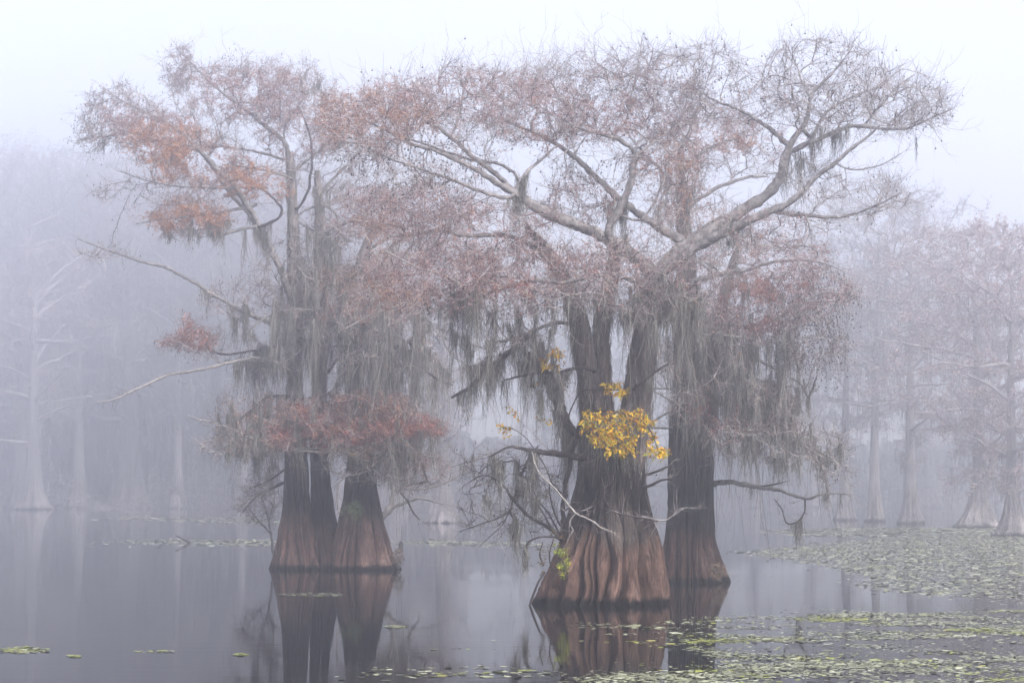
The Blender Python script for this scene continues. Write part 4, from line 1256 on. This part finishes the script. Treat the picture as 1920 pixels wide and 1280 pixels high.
# sapling with yellow leaves
Y_limbs = [
    [(1052, 1015, 13), (1056, 975, 13), (1058, 930, 12), (1066, 880, 12, -.1), (1076, 835, 10, -.2), (1085, 800, 8, -.4), (1105, 775, 6, -.7), (1140, 770, 5, -.95), (1180, 778, 4, -1.05), (1215, 800, 3, -1.05), (1235, 845, 2, -1.0)],
    [(1080, 820, 6, -.3), (1066, 790, 5, -.2), (1072, 765, 4, -.2), (1088, 735, 3, -.4), (1120, 730, 3, -.7), (1165, 732, 2, -.8)],
    [(1066, 800, 4, -.2), (1050, 760, 4, -.3), (1040, 700, 3, -.5), (1045, 668, 2, -.55)],
    [(1058, 930, 6, 0), (1035, 905, 4, -.1), (1020, 870, 3, -.2), (985, 820, 2, -.3), (955, 800, 2, -.4)],
    [(1110, 775, 4, -.7), (1115, 800, 4, -.95), (1130, 830, 3, -1.1), (1160, 850, 2, -1.1)],
    [(1055, 960, 5, 0), (1075, 945, 4, -.1), (1090, 920, 2, -.2)],
    [(1050, 985, 5, 0), (1035, 945, 4, 0), (1030, 915, 3, 0), (1036, 890, 2, 0)],
]
sap, skY, baseY = build_tree(
    "leafy_sapling", "slender dark sapling with bright yellow-orange leaves in front of the nearest trunk", YA - 0.1, None, None, 0, 0, 59, Y_limbs,
    [(1160, 800, 70, 45, 1.0, 0, -1.0), (1145, 728, 35, 15, .6, 0, -.8), (1045, 670, 25, 15, .6, 0, -.5), (1040, 930, 25, 40, .6)], None, None, [], 90, 0.12, twig_n=0.7, step=0.08, rt=0.0028,
    twig_r=0.0026, limb_mat='limb_dark', twig_mat='twig_dark', conek=0, nbranch=6, base_xy=(1052, 1030), cat="sapling", twl=(.04, .14))
_rg = np.random.default_rng(71)
sprays(sap, baseY, [(1125, 790, 32, 20, 15, -1.0), (1180, 785, 34, 20, 17, -1.05), (1130, 815, 34, 16, 12, -1.05), (1165, 830, 34, 20, 15, -1.1), (1212, 805, 16, 24, 8, -1.0), (1225, 847, 22, 8, 7, -1.0),
                    (1145, 722, 20, 9, 5, -.8), (1165, 732, 10, 6, 3, -.8), (1047, 663, 12, 8, 5, -.55), (1028, 682, 12, 9, 4, -.5), (965, 772, 4, 5, 1, -.35), (950, 803, 8, 5, 2, -.4), (1021, 782, 4, 6, 1, -.5), (997, 718, 4, 5, 1, -.4)],
       YA - 0.1, M['yellow'], _rg, 20, L=0.068, spread=0.095)
sprays(sap, baseY, [(1036, 905, 14, 25, 5, 0), (1010, 960, 14, 14, 4, 0.1), (1022, 935, 12, 14, 3, 0)], YA - 0.1, M['brown_leaf'], _rg, 9, L=0.045, spread=0.08)

# creeper with fresh green leaves on the buttress
cre = empty("creeper", P(1045, 1085, YA - 0.9), "fresh green creeper climbing the left buttress of the nearest cypress", "creeper")
cb = np.array(cre.location)
b = MB()
for s in ([(1056, 1085, 3, -.75), (1058, 1060, 3, -.72), (1050, 1040, 3, -.6), (1058, 1020, 2, -.55)], [(1020, 1060, 3, -.35), (1012, 1040, 3, -.3), (1018, 1015, 2, -.2)], [(1035, 1070, 3, -.55), (1030, 1040, 3, -.4), (1038, 1010, 2, -.3)]):
    p = limb_pts(s, YA, 0.05)
    tubes(b, p[None, :, :3], p[None, :, 3], 4)
b.build("vine_stem", M['limb_dark'], cre, cb, kind="stuff")
sprays(cre, cb, [(1052, 1032, 12, 12, 6, -.75), (1058, 1050, 9, 14, 6, -.8), (1056, 1072, 6, 10, 4, -.85)], YA, M['green_leaf'], _rg, 14, L=0.05, spread=0.07)
sprays(cre, cb, [(1022, 1025, 14, 12, 6, -.4), (1018, 1055, 12, 16, 6, -.45), (1040, 1005, 12, 10, 4, -.3)], YA, M['brown_leaf'], _rg, 10, L=0.04, spread=0.07)

# ferns on the left clump
fern = empty("fern", P(665, 960, YC - 1.2), "small green fern sprouting on the right-hand flared trunk of the left clump", "fern")
fb = np.array(fern.location)
for i in range(13):
    c = P(662 + _rg.normal(0, 6), 948 + _rg.normal(0, 6), YC - 1.15)
    a = _rg.uniform(-math.pi, math.pi)
    n = 9
    t = np.linspace(0, 1, n)
    ln = _rg.uniform(0.22, 0.42)
    dirx = np.array([math.cos(a), -abs(math.sin(a)) * 0.6, 0.25])
    ax = c + np.outer(t, dirx) * ln + np.outer(t ** 2, np.array([0, 0, -0.32]))
    b = MB()
    tubes(b, ax[None], np.linspace(0.005, 0.002, n)[None], 3)
    k = 40
    tt = _rg.uniform(0.1, 1, k)
    q = np.stack([np.interp(tt, t, ax[:, j]) for j in range(3)], 1)
    leaf_mesh(b, q, norm(_rg.normal(0, 1, (k, 3)) - np.array([0, 0, .3])), 0.09 * (1.1 - tt * 0.6), np.full(k, 0.022), _rg)
    b.build("frond", M['fern'], fern, fb, smooth=False)

# grey curved shrub behind the left clump
g_sh, _, _ = build_tree(
    "bare_shrub", "grey leafless shrub curving out behind the right side of the left clump", YC + 4.0, None, None, 0, 0, 61,
    [[(700, 1010, 22), (712, 975, 20), (728, 955, 18), (738, 925, 14), (733, 890, 10), (720, 850, 5)], [(728, 955, 12), (750, 945, 9), (790, 935, 6), (830, 945, 3)], [(738, 925, 10), (760, 905, 8), (790, 880, 5), (820, 860, 3)], [(735, 900, 7), (750, 870, 5), (765, 840, 3)]],
    [(770, 890, 60, 40, 1), (730, 860, 40, 40, 1)], None, None, [], 160, 0.6, twig_n=1.2, step=0.15, rt=0.006, twig_r=0.005, conek=0, nbranch=8, base_xy=(700, 1035), cat="shrub")
l_sh, _, _ = build_tree(
    "bare_shrub", "thin twiggy shrub beside the left foot of the left clump", YC + 2.0, None, None, 0, 0, 63,
    [[(512, 1040, 7), (508, 1000, 6), (500, 960, 5), (490, 930, 3)], [(508, 1000, 5), (485, 975, 4), (465, 950, 2)], [(504, 975, 4), (515, 930, 3), (505, 890, 2)]],
    [(485, 945, 40, 35, 1), (500, 890, 25, 30, 1)], [(490, 890, 35, 40, .8, OL), (500, 960, 30, 50, .35, OL)], None, [], 90, 0.4, twig_n=1.2, step=0.15, rt=0.005, twig_r=0.004, conek=0, nbranch=4, base_xy=(512, 1058), cat="shrub")
tuft, _, _ = build_tree(
    "twiggy_plant", "small pale twiggy plant on the right foot of the dark cypress", YB - 0.9, None, None, 0, 0, 67,
    [[(1345, 1088, 3), (1343, 1072, 3), (1336, 1062, 2)], [(1348, 1088, 3), (1352, 1075, 2), (1356, 1066, 2)]],
    [(1342, 1070, 10, 12, 1), (1352, 1072, 8, 10, 1)], [(1345, 1072, 20, 20, .8, OL)], None, [], 30, 0.08, twig_n=1.0, step=0.05, rt=0.003, twig_r=0.003, conek=0, nbranch=2, base_xy=(1347, 1090), cat="plant", twl=(.04, .1))
tuft2, _, _ = build_tree(
    "twiggy_plant", "wispy dark plant at the water beside the right foot of the left clump", YC - 0.5, None, None, 0, 0, 68,
    [[(745, 1066, 3), (746, 1050, 3), (742, 1034, 2)], [(748, 1066, 3), (752, 1052, 2)]],
    [(743, 1045, 12, 16, 1)], [(745, 1045, 20, 20, .8, OL)], None, [], 26, 0.08, twig_n=1.0, step=0.06, rt=0.003, twig_r=0.003, twig_mat='twig_dark', conek=0, nbranch=2, base_xy=(747, 1068), cat="plant", twl=(.04, .1))

# leaning stick in the water at the nearest trunk's left foot, and floating sticks


def stick(label, spec, Y, name="driftwood_stick"):
    p = limb_pts(spec, Y, 0.05)
    b = MB()
    tubes(b, p[None, :, :3], p[None, :, 3], 6)
    o = b.build(name, M['limb_dark'], None, p[0, :3])
    o["label"] = label
    o["category"] = "stick"


stick("dark stick leaning out of the water at the nearest cypress's left foot", [(993, 1136, 5, -.6), (1000, 1115, 5, -.6), (1010, 1090, 4, -.6), (1022, 1072, 3, -.5)], YA - 0.2)
stick("forked twig poking from the weed strip left of the left clump", [(356, 1018, 5), (348, 1013, 4), (338, 1007, 3), (329, 1003, 2)], Yof(1018))
stick("short dark stub standing in the open water between the clumps", [(752, 1024, 8), (752, 1019, 8), (752, 1014, 5)], Yof(1024))

# ------------------------------------------------------------------ floating plants


def scatter_poly(poly, n, rg):
    poly = np.array(poly, float)
    x0, y0 = poly.min(0)
    x1, y1 = poly.max(0)
    # uniform on the water, so sample in ground coordinates
    G = np.array([P(x, y, Yof(y))[:2] for x, y in poly])
    g0, g1 = G.min(0), G.max(0)
    pts = np.stack([rg.uniform(g0[0], g1[0], n), rg.uniform(g0[1], g1[1], n)], 1)
    inside = np.zeros(n, bool)
    j = len(G) - 1
    for i in range(len(G)):
        a, c = G[i], G[j]
        cond = ((a[1] > pts[:, 1]) != (c[1] > pts[:, 1]))
        xx = (c[0] - a[0]) * (pts[:, 1] - a[1]) / (c[1] - a[1] + 1e-12) + a[0]
        inside ^= cond & (pts[:, 0] < xx)
        j = i
    return pts[inside]


def n2(p, s, seed):
    x, y = p[:, 0] / s, p[:, 1] / s
    return (np.sin(1.3 * x + 0.7 * y + seed) + np.sin(-0.9 * x + 1.6 * y + 2.1 * seed) + np.sin(2.7 * x + 1.1 * y + 0.6 * seed) * 0.7 + np.sin(-2.2 * x + 3.1 * y + seed * 3) * 0.6) / 3.3


def pads(mb, p, size, rg, bright):
    n = len(p)
    k = 5
    a = rg.uniform(0, 6.28, n)[:, None] + np.arange(k)[None] * 2 * math.pi / k
    r = (size * np.exp(rg.normal(-0.1, 0.45, n)))[:, None] * rg.uniform(0.8, 1.2, (n, k))
    tilt = rg.normal(0, 0.07, (n, 2))
    X = np.cos(a) * r
    Yv = np.sin(a) * r
    Z = X * tilt[:, :1] + Yv * tilt[:, 1:] + (0.004 + 0.010 * rg.uniform(0, 1, n) ** 3)[:, None]
    v = np.stack([p[:, :1] + X, p[:, 1:2] + Yv, np.maximum(Z, 0.003)], -1)
    for m in (0, 1):
        i = np.where(bright == m)[0]
        if len(i):
            f = np.array([[0, 1, 2], [0, 2, 3], [0, 3, 4]])
            mb.add(v[i].reshape(-1, 3), tris=(f[None] + (np.arange(len(i)) * k)[:, None, None]).reshape(-1, 3), m=m)


def mat_patch(name, label, poly, n, size, thr, bright_thr, seed, cat="plants", s1=1.2, s2=0.35, kind="stuff", stretch=1.0, edge=1.0):
    rg = np.random.default_rng(seed)
    p = scatter_poly(poly, n, rg)
    p = p + np.clip(rg.standard_t(2.5, p.shape), -6, 6) * np.stack([0.10 * p[:, 1] / 40, 0.45 * p[:, 1] / 40], 1) * edge
    q = p * np.array([1.0 / stretch, 1.0])
    d = 0.7 * n2(q, s1, seed) + 0.5 * n2(q, s2, seed * 1.7)
    keep = d + rg.normal(0, 0.30, len(p)) > thr
    p = p[keep]
    br = (0.8 * n2(p, 0.9, seed + 3.3) + 0.4 * n2(p, 0.25, seed + 8.1) + rg.normal(0, 0.15, len(p)) > bright_thr).astype(int)
    mb = MB()
    pads(mb, p, size, rg, br)
    c = p.mean(0)
    if kind is None:
        root = empty(name, (c[0], c[1], 0), label, cat)
        mb.build("leaf_layer", [M['pad'], M['pad_bright']], root, (c[0], c[1], 0), smooth=False, kind="stuff")
        return root
    o = mb.build(name, [M['pad'], M['pad_bright']], None, (c[0], c[1], 0), smooth=False)
    o["kind"] = kind
    o["label"] = label
    return o


mat_patch("floating_weed", "broad pale green sheet of floating weed spreading from the right edge", [(1380, 1034), (1480, 1027), (1600, 1014), (1700, 1006), (2000, 1000), (2000, 1132), (1900, 1124), (1760, 1116), (1640, 1106), (1610, 1099), (1640, 1086), (1600, 1074), (1560, 1062), (1480, 1048)], 110000, 0.032, -0.62, 0.55, 3)
mat_patch("floating_weed", "thin far strips of floating weed under the foggy right-hand trees", [(1430, 995), (1600, 990), (2000, 988), (2000, 1000), (1700, 1004), (1500, 1004)], 26000, 0.07, -0.05, 0.8, 5, stretch=3.0)
mat_patch("floating_weed", "patchy weed with yellow-green tufts covering the lower right corner", [(1240, 1180), (1330, 1158), (1520, 1160), (1570, 1146), (1700, 1150), (2000, 1135), (2000, 1300), (1450, 1300), (1300, 1215)], 125000, 0.020, 0.27, 0.33, 9, stretch=1.6)
mat_patch("floating_weed", "weed fringe along the bottom edge below the nearest trunk's reflection", [(1060, 1290), (1120, 1266), (1290, 1258), (1420, 1262), (1500, 1300)], 9000, 0.020, 0.15, 0.15, 12, stretch=1.6)
mat_patch("floating_weed", "long thin weed strip lying left of the left clump", [(150, 1015), (300, 1012), (480, 1013), (620, 1017), (620, 1023), (420, 1022), (300, 1019)], 13000, 0.045, 0.05, 0.9, 15, stretch=4.0)
mat_patch("floating_weed", "faint far weed streaks on the misty water at left", [(220, 966), (400, 970), (620, 975), (620, 984), (400, 980), (230, 973)], 15000, 0.10, 0.10, 0.9, 18, stretch=5.0)
mat_patch("floating_weed", "thin weed line across the water between the two clumps", [(745, 1014), (860, 1015), (1000, 1019), (1000, 1024), (860, 1022), (750, 1019)], 6000, 0.045, 0.0, 0.9, 21, stretch=4.0)
mat_patch("floating_weed", "scattered weed flecks drifting over the nearest trunk's reflection", [(1090, 1172), (1260, 1170), (1330, 1200), (1260, 1215), (1050, 1195)], 5000, 0.034, 0.52, 0.3, 24, stretch=2.5)
mat_patch("floating_weed", "scattered weed flecks low in the middle of the water", [(700, 1215), (1000, 1215), (1060, 1260), (1000, 1290), (600, 1290)], 16000, 0.030, 0.78, 0.3, 27, stretch=2.5)
for lab, x0, x1, y, dy, n, br in [
        ("flat raft of yellow-green weed at the far left edge of the water", -5, 92, 1218, 7, 420, -.3),
        ("small olive weed tuft alone right of the left-edge raft", 130, 152, 1230, 3, 120, -.9),
        ("small weed tuft with a thin trail, left of the left clump's reflection", 252, 330, 1221, 3, 90, 0.1),
        ("yellow-green weed tuft within the left clump's reflection", 436, 463, 1227, 3, 110, -.9),
        ("narrow weed raft just in front of the left clump's feet", 520, 645, 1114, 4, 520, 0.3),
        ("pale green weed sliver in the open water right of the left clump's reflection", 722, 763, 1175, 3, 130, -.5)]:
    o = mat_patch("weed_raft", lab, [(x0, y - dy * .3), ((x0 + x1) / 2, y - dy), (x1, y - dy * .3), (x1 - 4, y + dy * .6), ((x0 + x1) / 2, y + dy), (x0 + 5, y + dy * .6)], n, 0.024, -0.55, br, int(x1), cat="floating plants", kind=None, edge=0.0)
    o["group"] = "small rafts of floating weed"

# ------------------------------------------------------------------ misty trees behind


def far_template(name, H, seed, wide, fol, ntargets, parts=True, trunk_r=0.5, low=0.35, twig=0.03, ns=(0.45, 0.09), needle_k=3.0, moss_n=120, moss_w=0.07, flare=2.7, step=0.7, lean=0.0, tier=0.25):
    """a cypress of height H at the origin; returns {part: mesh object data}"""
    rg = np.random.default_rng(seed)
    na, nz = 48, 26
    zs = np.linspace(-0.3, H * 0.8, nz) if True else None
    zs = -0.3 + (H * 0.8 + 0.3) * np.linspace(0, 1, nz) ** 1.8
    hz = np.clip(zs, 0, None)
    r = trunk_r * (1 - 0.75 * hz / (H * 0.8)) + trunk_r * (flare - 1) * np.exp(-hz / (H * 0.05))
    th = np.linspace(0, 2 * math.pi, na, endpoint=False)
    fl = 1 - 0.26 * np.exp(-hz / (H * 0.12))[:, None] * (1 - np.abs(np.sin(th * 6 + seed))[None, :])
    cx = lean * hz ** 2 / H + 0.25 * np.sin(hz / H * 5 + seed) * (hz / H)
    v = np.stack([cx[:, None] + r[:, None] * fl * np.cos(th), r[:, None] * fl * np.sin(th), np.repeat(zs[:, None], na, 1)], -1).reshape(-1, 3)
    i = (np.arange(nz - 1) * na)[:, None]
    j = np.arange(na)[None]
    q = np.stack([i + j, i + (j + 1) % na, i + na + (j + 1) % na, i + na + j], -1).reshape(-1, 4)
    tb = MB()
    tb.add(v, quads=q)
    sk = Skel(30000)
    tp = np.stack([np.interp(np.linspace(H * 0.12, H * 0.8, 30), zs, cx), np.zeros(30), np.linspace(H * 0.12, H * 0.8, 30)], 1)
    sk.guide(tp, np.full(30, trunk_r * 0.5))
    cb = MB()
    nl = 15
    for k in range(nl):
        z0 = H * (low + (0.78 - low) * (k + rg.uniform(0, 1)) / nl)
        a = rg.uniform(0, 6.28)
        L = wide * (0.55 + 0.5 * rg.uniform()) * (1.0 - 0.35 * abs(z0 / H - 0.62))
        rise = rg.uniform(-0.12, 0.65) + 0.35 * (z0 / H > 0.65)
        t = np.linspace(0, 1, 9)
        d = np.array([math.cos(a), math.sin(a), 0])
        p = np.array([np.interp(z0, zs, cx), 0, z0]) + np.outer(t, d * L) + np.outer(t ** 0.8, np.array([0, 0, rise * L])) + np.cumsum(rg.normal(0, 0.05 * L / 4, (9, 3)), 0)
        rr = np.linspace(trunk_r * 0.32, 0.03, 9)
        tubes(cb, p[None], rr[None], 6, m=0)
        sk.guide(p, rr)
    u = rg.uniform(0, 1, ntargets)
    zt = H * (low - 0.05 + (1.02 - low) * u ** 0.75)
    lay = np.round(zt / (H * 0.085)) * H * 0.085
    zt = (1 - tier) * zt + tier * lay
    env = wide * np.sqrt(np.clip(1 - ((zt / H - 0.68) / 0.42) ** 2, 0.05, 1))
    a = rg.uniform(0, 6.28, ntargets)
    rad = env * np.sqrt(rg.uniform(0.02, 1, ntargets)) * (1 + 0.45 * np.sin(2 * a + 0.9 * zt * 22 / H + seed) + 0.25 * np.sin(5 * a - 1.7 * zt * 22 / H))
    T = np.stack([rad * np.cos(a), rad * np.sin(a), zt], 1)
    sk.grow(T, step, twig, rg, maxlen=wide * 0.9)
    by = {}
    for c in sk.chains:
        by.setdefault(len(c), []).append(c)
    for n, cs in by.items():
        cs = np.array(cs)
        R = sk.rad[cs].copy()
        R[:, 0] = np.minimum(R[:, 0], R[:, 1] * 1.3)
        tubes(cb, sk.pos[cs], R, 3, m=1)
    ids = np.arange(0, sk.n)
    src = ids[sk.rad[ids] < 0.25]
    src = np.repeat(src, 2)
    tpz, trz = twiglets(sk.pos[src], sk.dir[src], rg, step * 0.6, step * 2.0, twig * 0.6)
    tubes(cb, tpz, trz, 3, m=1)
    fb = MB()
    dens = np.clip(0.6 + 1.4 * wobble(tpz[:, 1], H * 0.09, seed), 0, 2)
    cnt = rg.poisson(needle_k * dens)
    idx = np.repeat(np.arange(len(src)), cnt)
    s = rg.uniform(0, 1, len(idx))[:, None]
    pts = tpz[idx, 0] * (1 - s) + tpz[idx, 2] * s + rg.normal(0, step * 0.12, (len(idx), 3))
    needles(fb, pts, np.zeros(len(idx), int), rg, ns[0], ns[1])
    if moss_n:
        k = rg.choice(np.where(sk.pos[:sk.n, 2] < 0.78 * H)[0], moss_n)
        per = rg.integers(4, 10, moss_n)
        ii = np.repeat(np.arange(moss_n), per)
        st = sk.pos[k][ii] + rg.normal(0, step * 0.4, (len(ii), 3)) * np.array([1, 1, 0.2])
        le = (rg.uniform(0.04, 0.13, moss_n) * H)[ii] * rg.uniform(0.3, 1, len(ii))
        le = np.minimum(le, np.clip(st[:, 2] - 0.5, 0.1, None))
        mb2 = MB()
        strands(mb2, st, le, rg, moss_w, n=4, tufts=1)
    out = {}
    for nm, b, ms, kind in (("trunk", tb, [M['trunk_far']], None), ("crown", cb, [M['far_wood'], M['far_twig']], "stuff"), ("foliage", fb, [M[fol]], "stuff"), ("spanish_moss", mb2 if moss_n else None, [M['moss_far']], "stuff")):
        if b is None or b.empty():
            continue
        o = b.build(nm, ms, kind=kind, smooth=(nm != "foliage"))
        out[nm] = (o.data, kind)
        COL.objects.unlink(o)
        bpy.data.objects.remove(o)
    return out


def place_far(tpl, px, py, hpx, rot, label, group, sx=1.0, H=1.0, Y=None):
    Y = Y or Yof(py)
    loc = P(px, py, Y)
    loc[2] = 0
    hz = P(px, hpx, Y)[2]
    s = hz / H
    root = empty("cypress_tree", loc, label, "tree", group)
    root.scale = (s * sx, s * sx, s)
    root.rotation_euler = (0, 0, rot)
    for nm, (me, kind) in tpl.items():
        o = bpy.data.objects.new(nm, me)
        COL.objects.link(o)
        o.parent = root
        if kind:
            o["kind"] = kind
    return root


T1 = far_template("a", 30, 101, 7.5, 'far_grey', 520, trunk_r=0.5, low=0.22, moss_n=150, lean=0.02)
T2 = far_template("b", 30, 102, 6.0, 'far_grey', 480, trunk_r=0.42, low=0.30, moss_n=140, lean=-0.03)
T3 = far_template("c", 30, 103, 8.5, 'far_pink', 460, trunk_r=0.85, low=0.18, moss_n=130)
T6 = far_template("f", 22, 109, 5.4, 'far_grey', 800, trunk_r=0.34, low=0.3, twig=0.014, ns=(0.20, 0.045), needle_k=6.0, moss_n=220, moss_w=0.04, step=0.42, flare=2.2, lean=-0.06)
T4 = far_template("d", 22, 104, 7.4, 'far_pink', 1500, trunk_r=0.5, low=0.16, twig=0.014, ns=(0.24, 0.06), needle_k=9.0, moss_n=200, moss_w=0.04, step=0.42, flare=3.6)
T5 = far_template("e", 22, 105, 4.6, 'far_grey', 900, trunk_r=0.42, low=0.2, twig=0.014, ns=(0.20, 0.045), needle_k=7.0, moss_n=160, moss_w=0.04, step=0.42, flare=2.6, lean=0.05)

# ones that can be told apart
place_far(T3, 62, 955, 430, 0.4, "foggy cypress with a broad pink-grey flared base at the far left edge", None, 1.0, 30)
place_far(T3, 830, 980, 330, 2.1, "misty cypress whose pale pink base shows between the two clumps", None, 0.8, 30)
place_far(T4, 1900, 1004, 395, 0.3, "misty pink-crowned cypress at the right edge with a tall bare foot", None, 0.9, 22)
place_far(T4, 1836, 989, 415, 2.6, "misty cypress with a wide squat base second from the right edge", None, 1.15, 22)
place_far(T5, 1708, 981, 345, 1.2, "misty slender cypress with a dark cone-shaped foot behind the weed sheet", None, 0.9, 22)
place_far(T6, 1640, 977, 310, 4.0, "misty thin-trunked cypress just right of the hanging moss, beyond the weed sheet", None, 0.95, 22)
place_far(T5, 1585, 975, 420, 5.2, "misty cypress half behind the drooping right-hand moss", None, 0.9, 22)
# the far shore
rgF = np.random.default_rng(5)
FL = "pale cypress in the tree line of the far shore, almost lost in fog"
FG = "far-shore cypresses fading in the fog"
n = 0
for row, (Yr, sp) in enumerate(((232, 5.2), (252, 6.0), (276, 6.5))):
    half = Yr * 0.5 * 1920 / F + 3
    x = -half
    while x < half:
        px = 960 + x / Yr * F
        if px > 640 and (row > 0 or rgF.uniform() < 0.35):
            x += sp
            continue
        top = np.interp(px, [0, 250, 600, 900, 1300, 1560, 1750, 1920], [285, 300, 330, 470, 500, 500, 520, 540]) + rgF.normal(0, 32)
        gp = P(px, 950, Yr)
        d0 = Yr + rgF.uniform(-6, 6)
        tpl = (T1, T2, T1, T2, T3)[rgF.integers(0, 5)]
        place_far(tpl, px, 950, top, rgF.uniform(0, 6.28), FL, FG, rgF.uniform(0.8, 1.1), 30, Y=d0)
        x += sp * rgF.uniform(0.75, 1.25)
        n += 1
# the wood behind them, read as one mass: trunks, hanging moss and low growth
bk = MB()
k = 30000
ys = 236 + 66 * rgF.uniform(0, 1, k)
xs = rgF.uniform(-72, 72, k) * ys / 285
pxs = 960 + xs / ys * F
topz = P(pxs, np.interp(pxs, [-200, 250, 600, 800, 1000, 1560, 1750, 2200], [420, 420, 480, 780, 835, 840, 830, 810]), ys)[:, 2]
topz = topz * (1 + 0.08 * np.sin(xs * 0.37) + 0.05 * np.sin(xs * 0.93 + 2) + 0.04 * np.sin(xs * 2.1))
zz = topz * rgF.uniform(0, 1, k) ** 0.85
hh = rgF.uniform(1.2, 4.5, k)
ww = rgF.uniform(0.10, 0.38, k)
ang = rgF.uniform(-0.9, 0.9, k)
c = np.stack([xs, ys, zz], 1)
off = np.stack([np.cos(ang) * ww, np.sin(ang) * ww, np.zeros(k)], 1)
dn = np.stack([rgF.normal(0, 0.25, k), rgF.normal(0, 0.25, k), -np.minimum(hh, zz + 0.3)], 1)
bk.add(np.stack([c - off, c + off, c + dn], 1).reshape(-1, 3), tris=np.arange(k * 3).reshape(-1, 3))
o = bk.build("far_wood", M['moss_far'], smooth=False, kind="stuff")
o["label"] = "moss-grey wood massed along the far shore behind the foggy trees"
bk = MB()
k = 26000
xs = -66 + 132 * rgF.uniform(0, 1, k) ** 1.8
ys = rgF.uniform(221, 246, k)
zz = np.abs(rgF.normal(0, 1, k)) * (2.2 + 1.2 * np.sin(xs * 0.21) + 1.0 * np.sin(xs * 0.57 + 1))
needles(bk, np.stack([xs, ys, np.clip(zz, 0.05, 9)], 1), np.zeros(k, int), rgF, 1.1, 0.07)
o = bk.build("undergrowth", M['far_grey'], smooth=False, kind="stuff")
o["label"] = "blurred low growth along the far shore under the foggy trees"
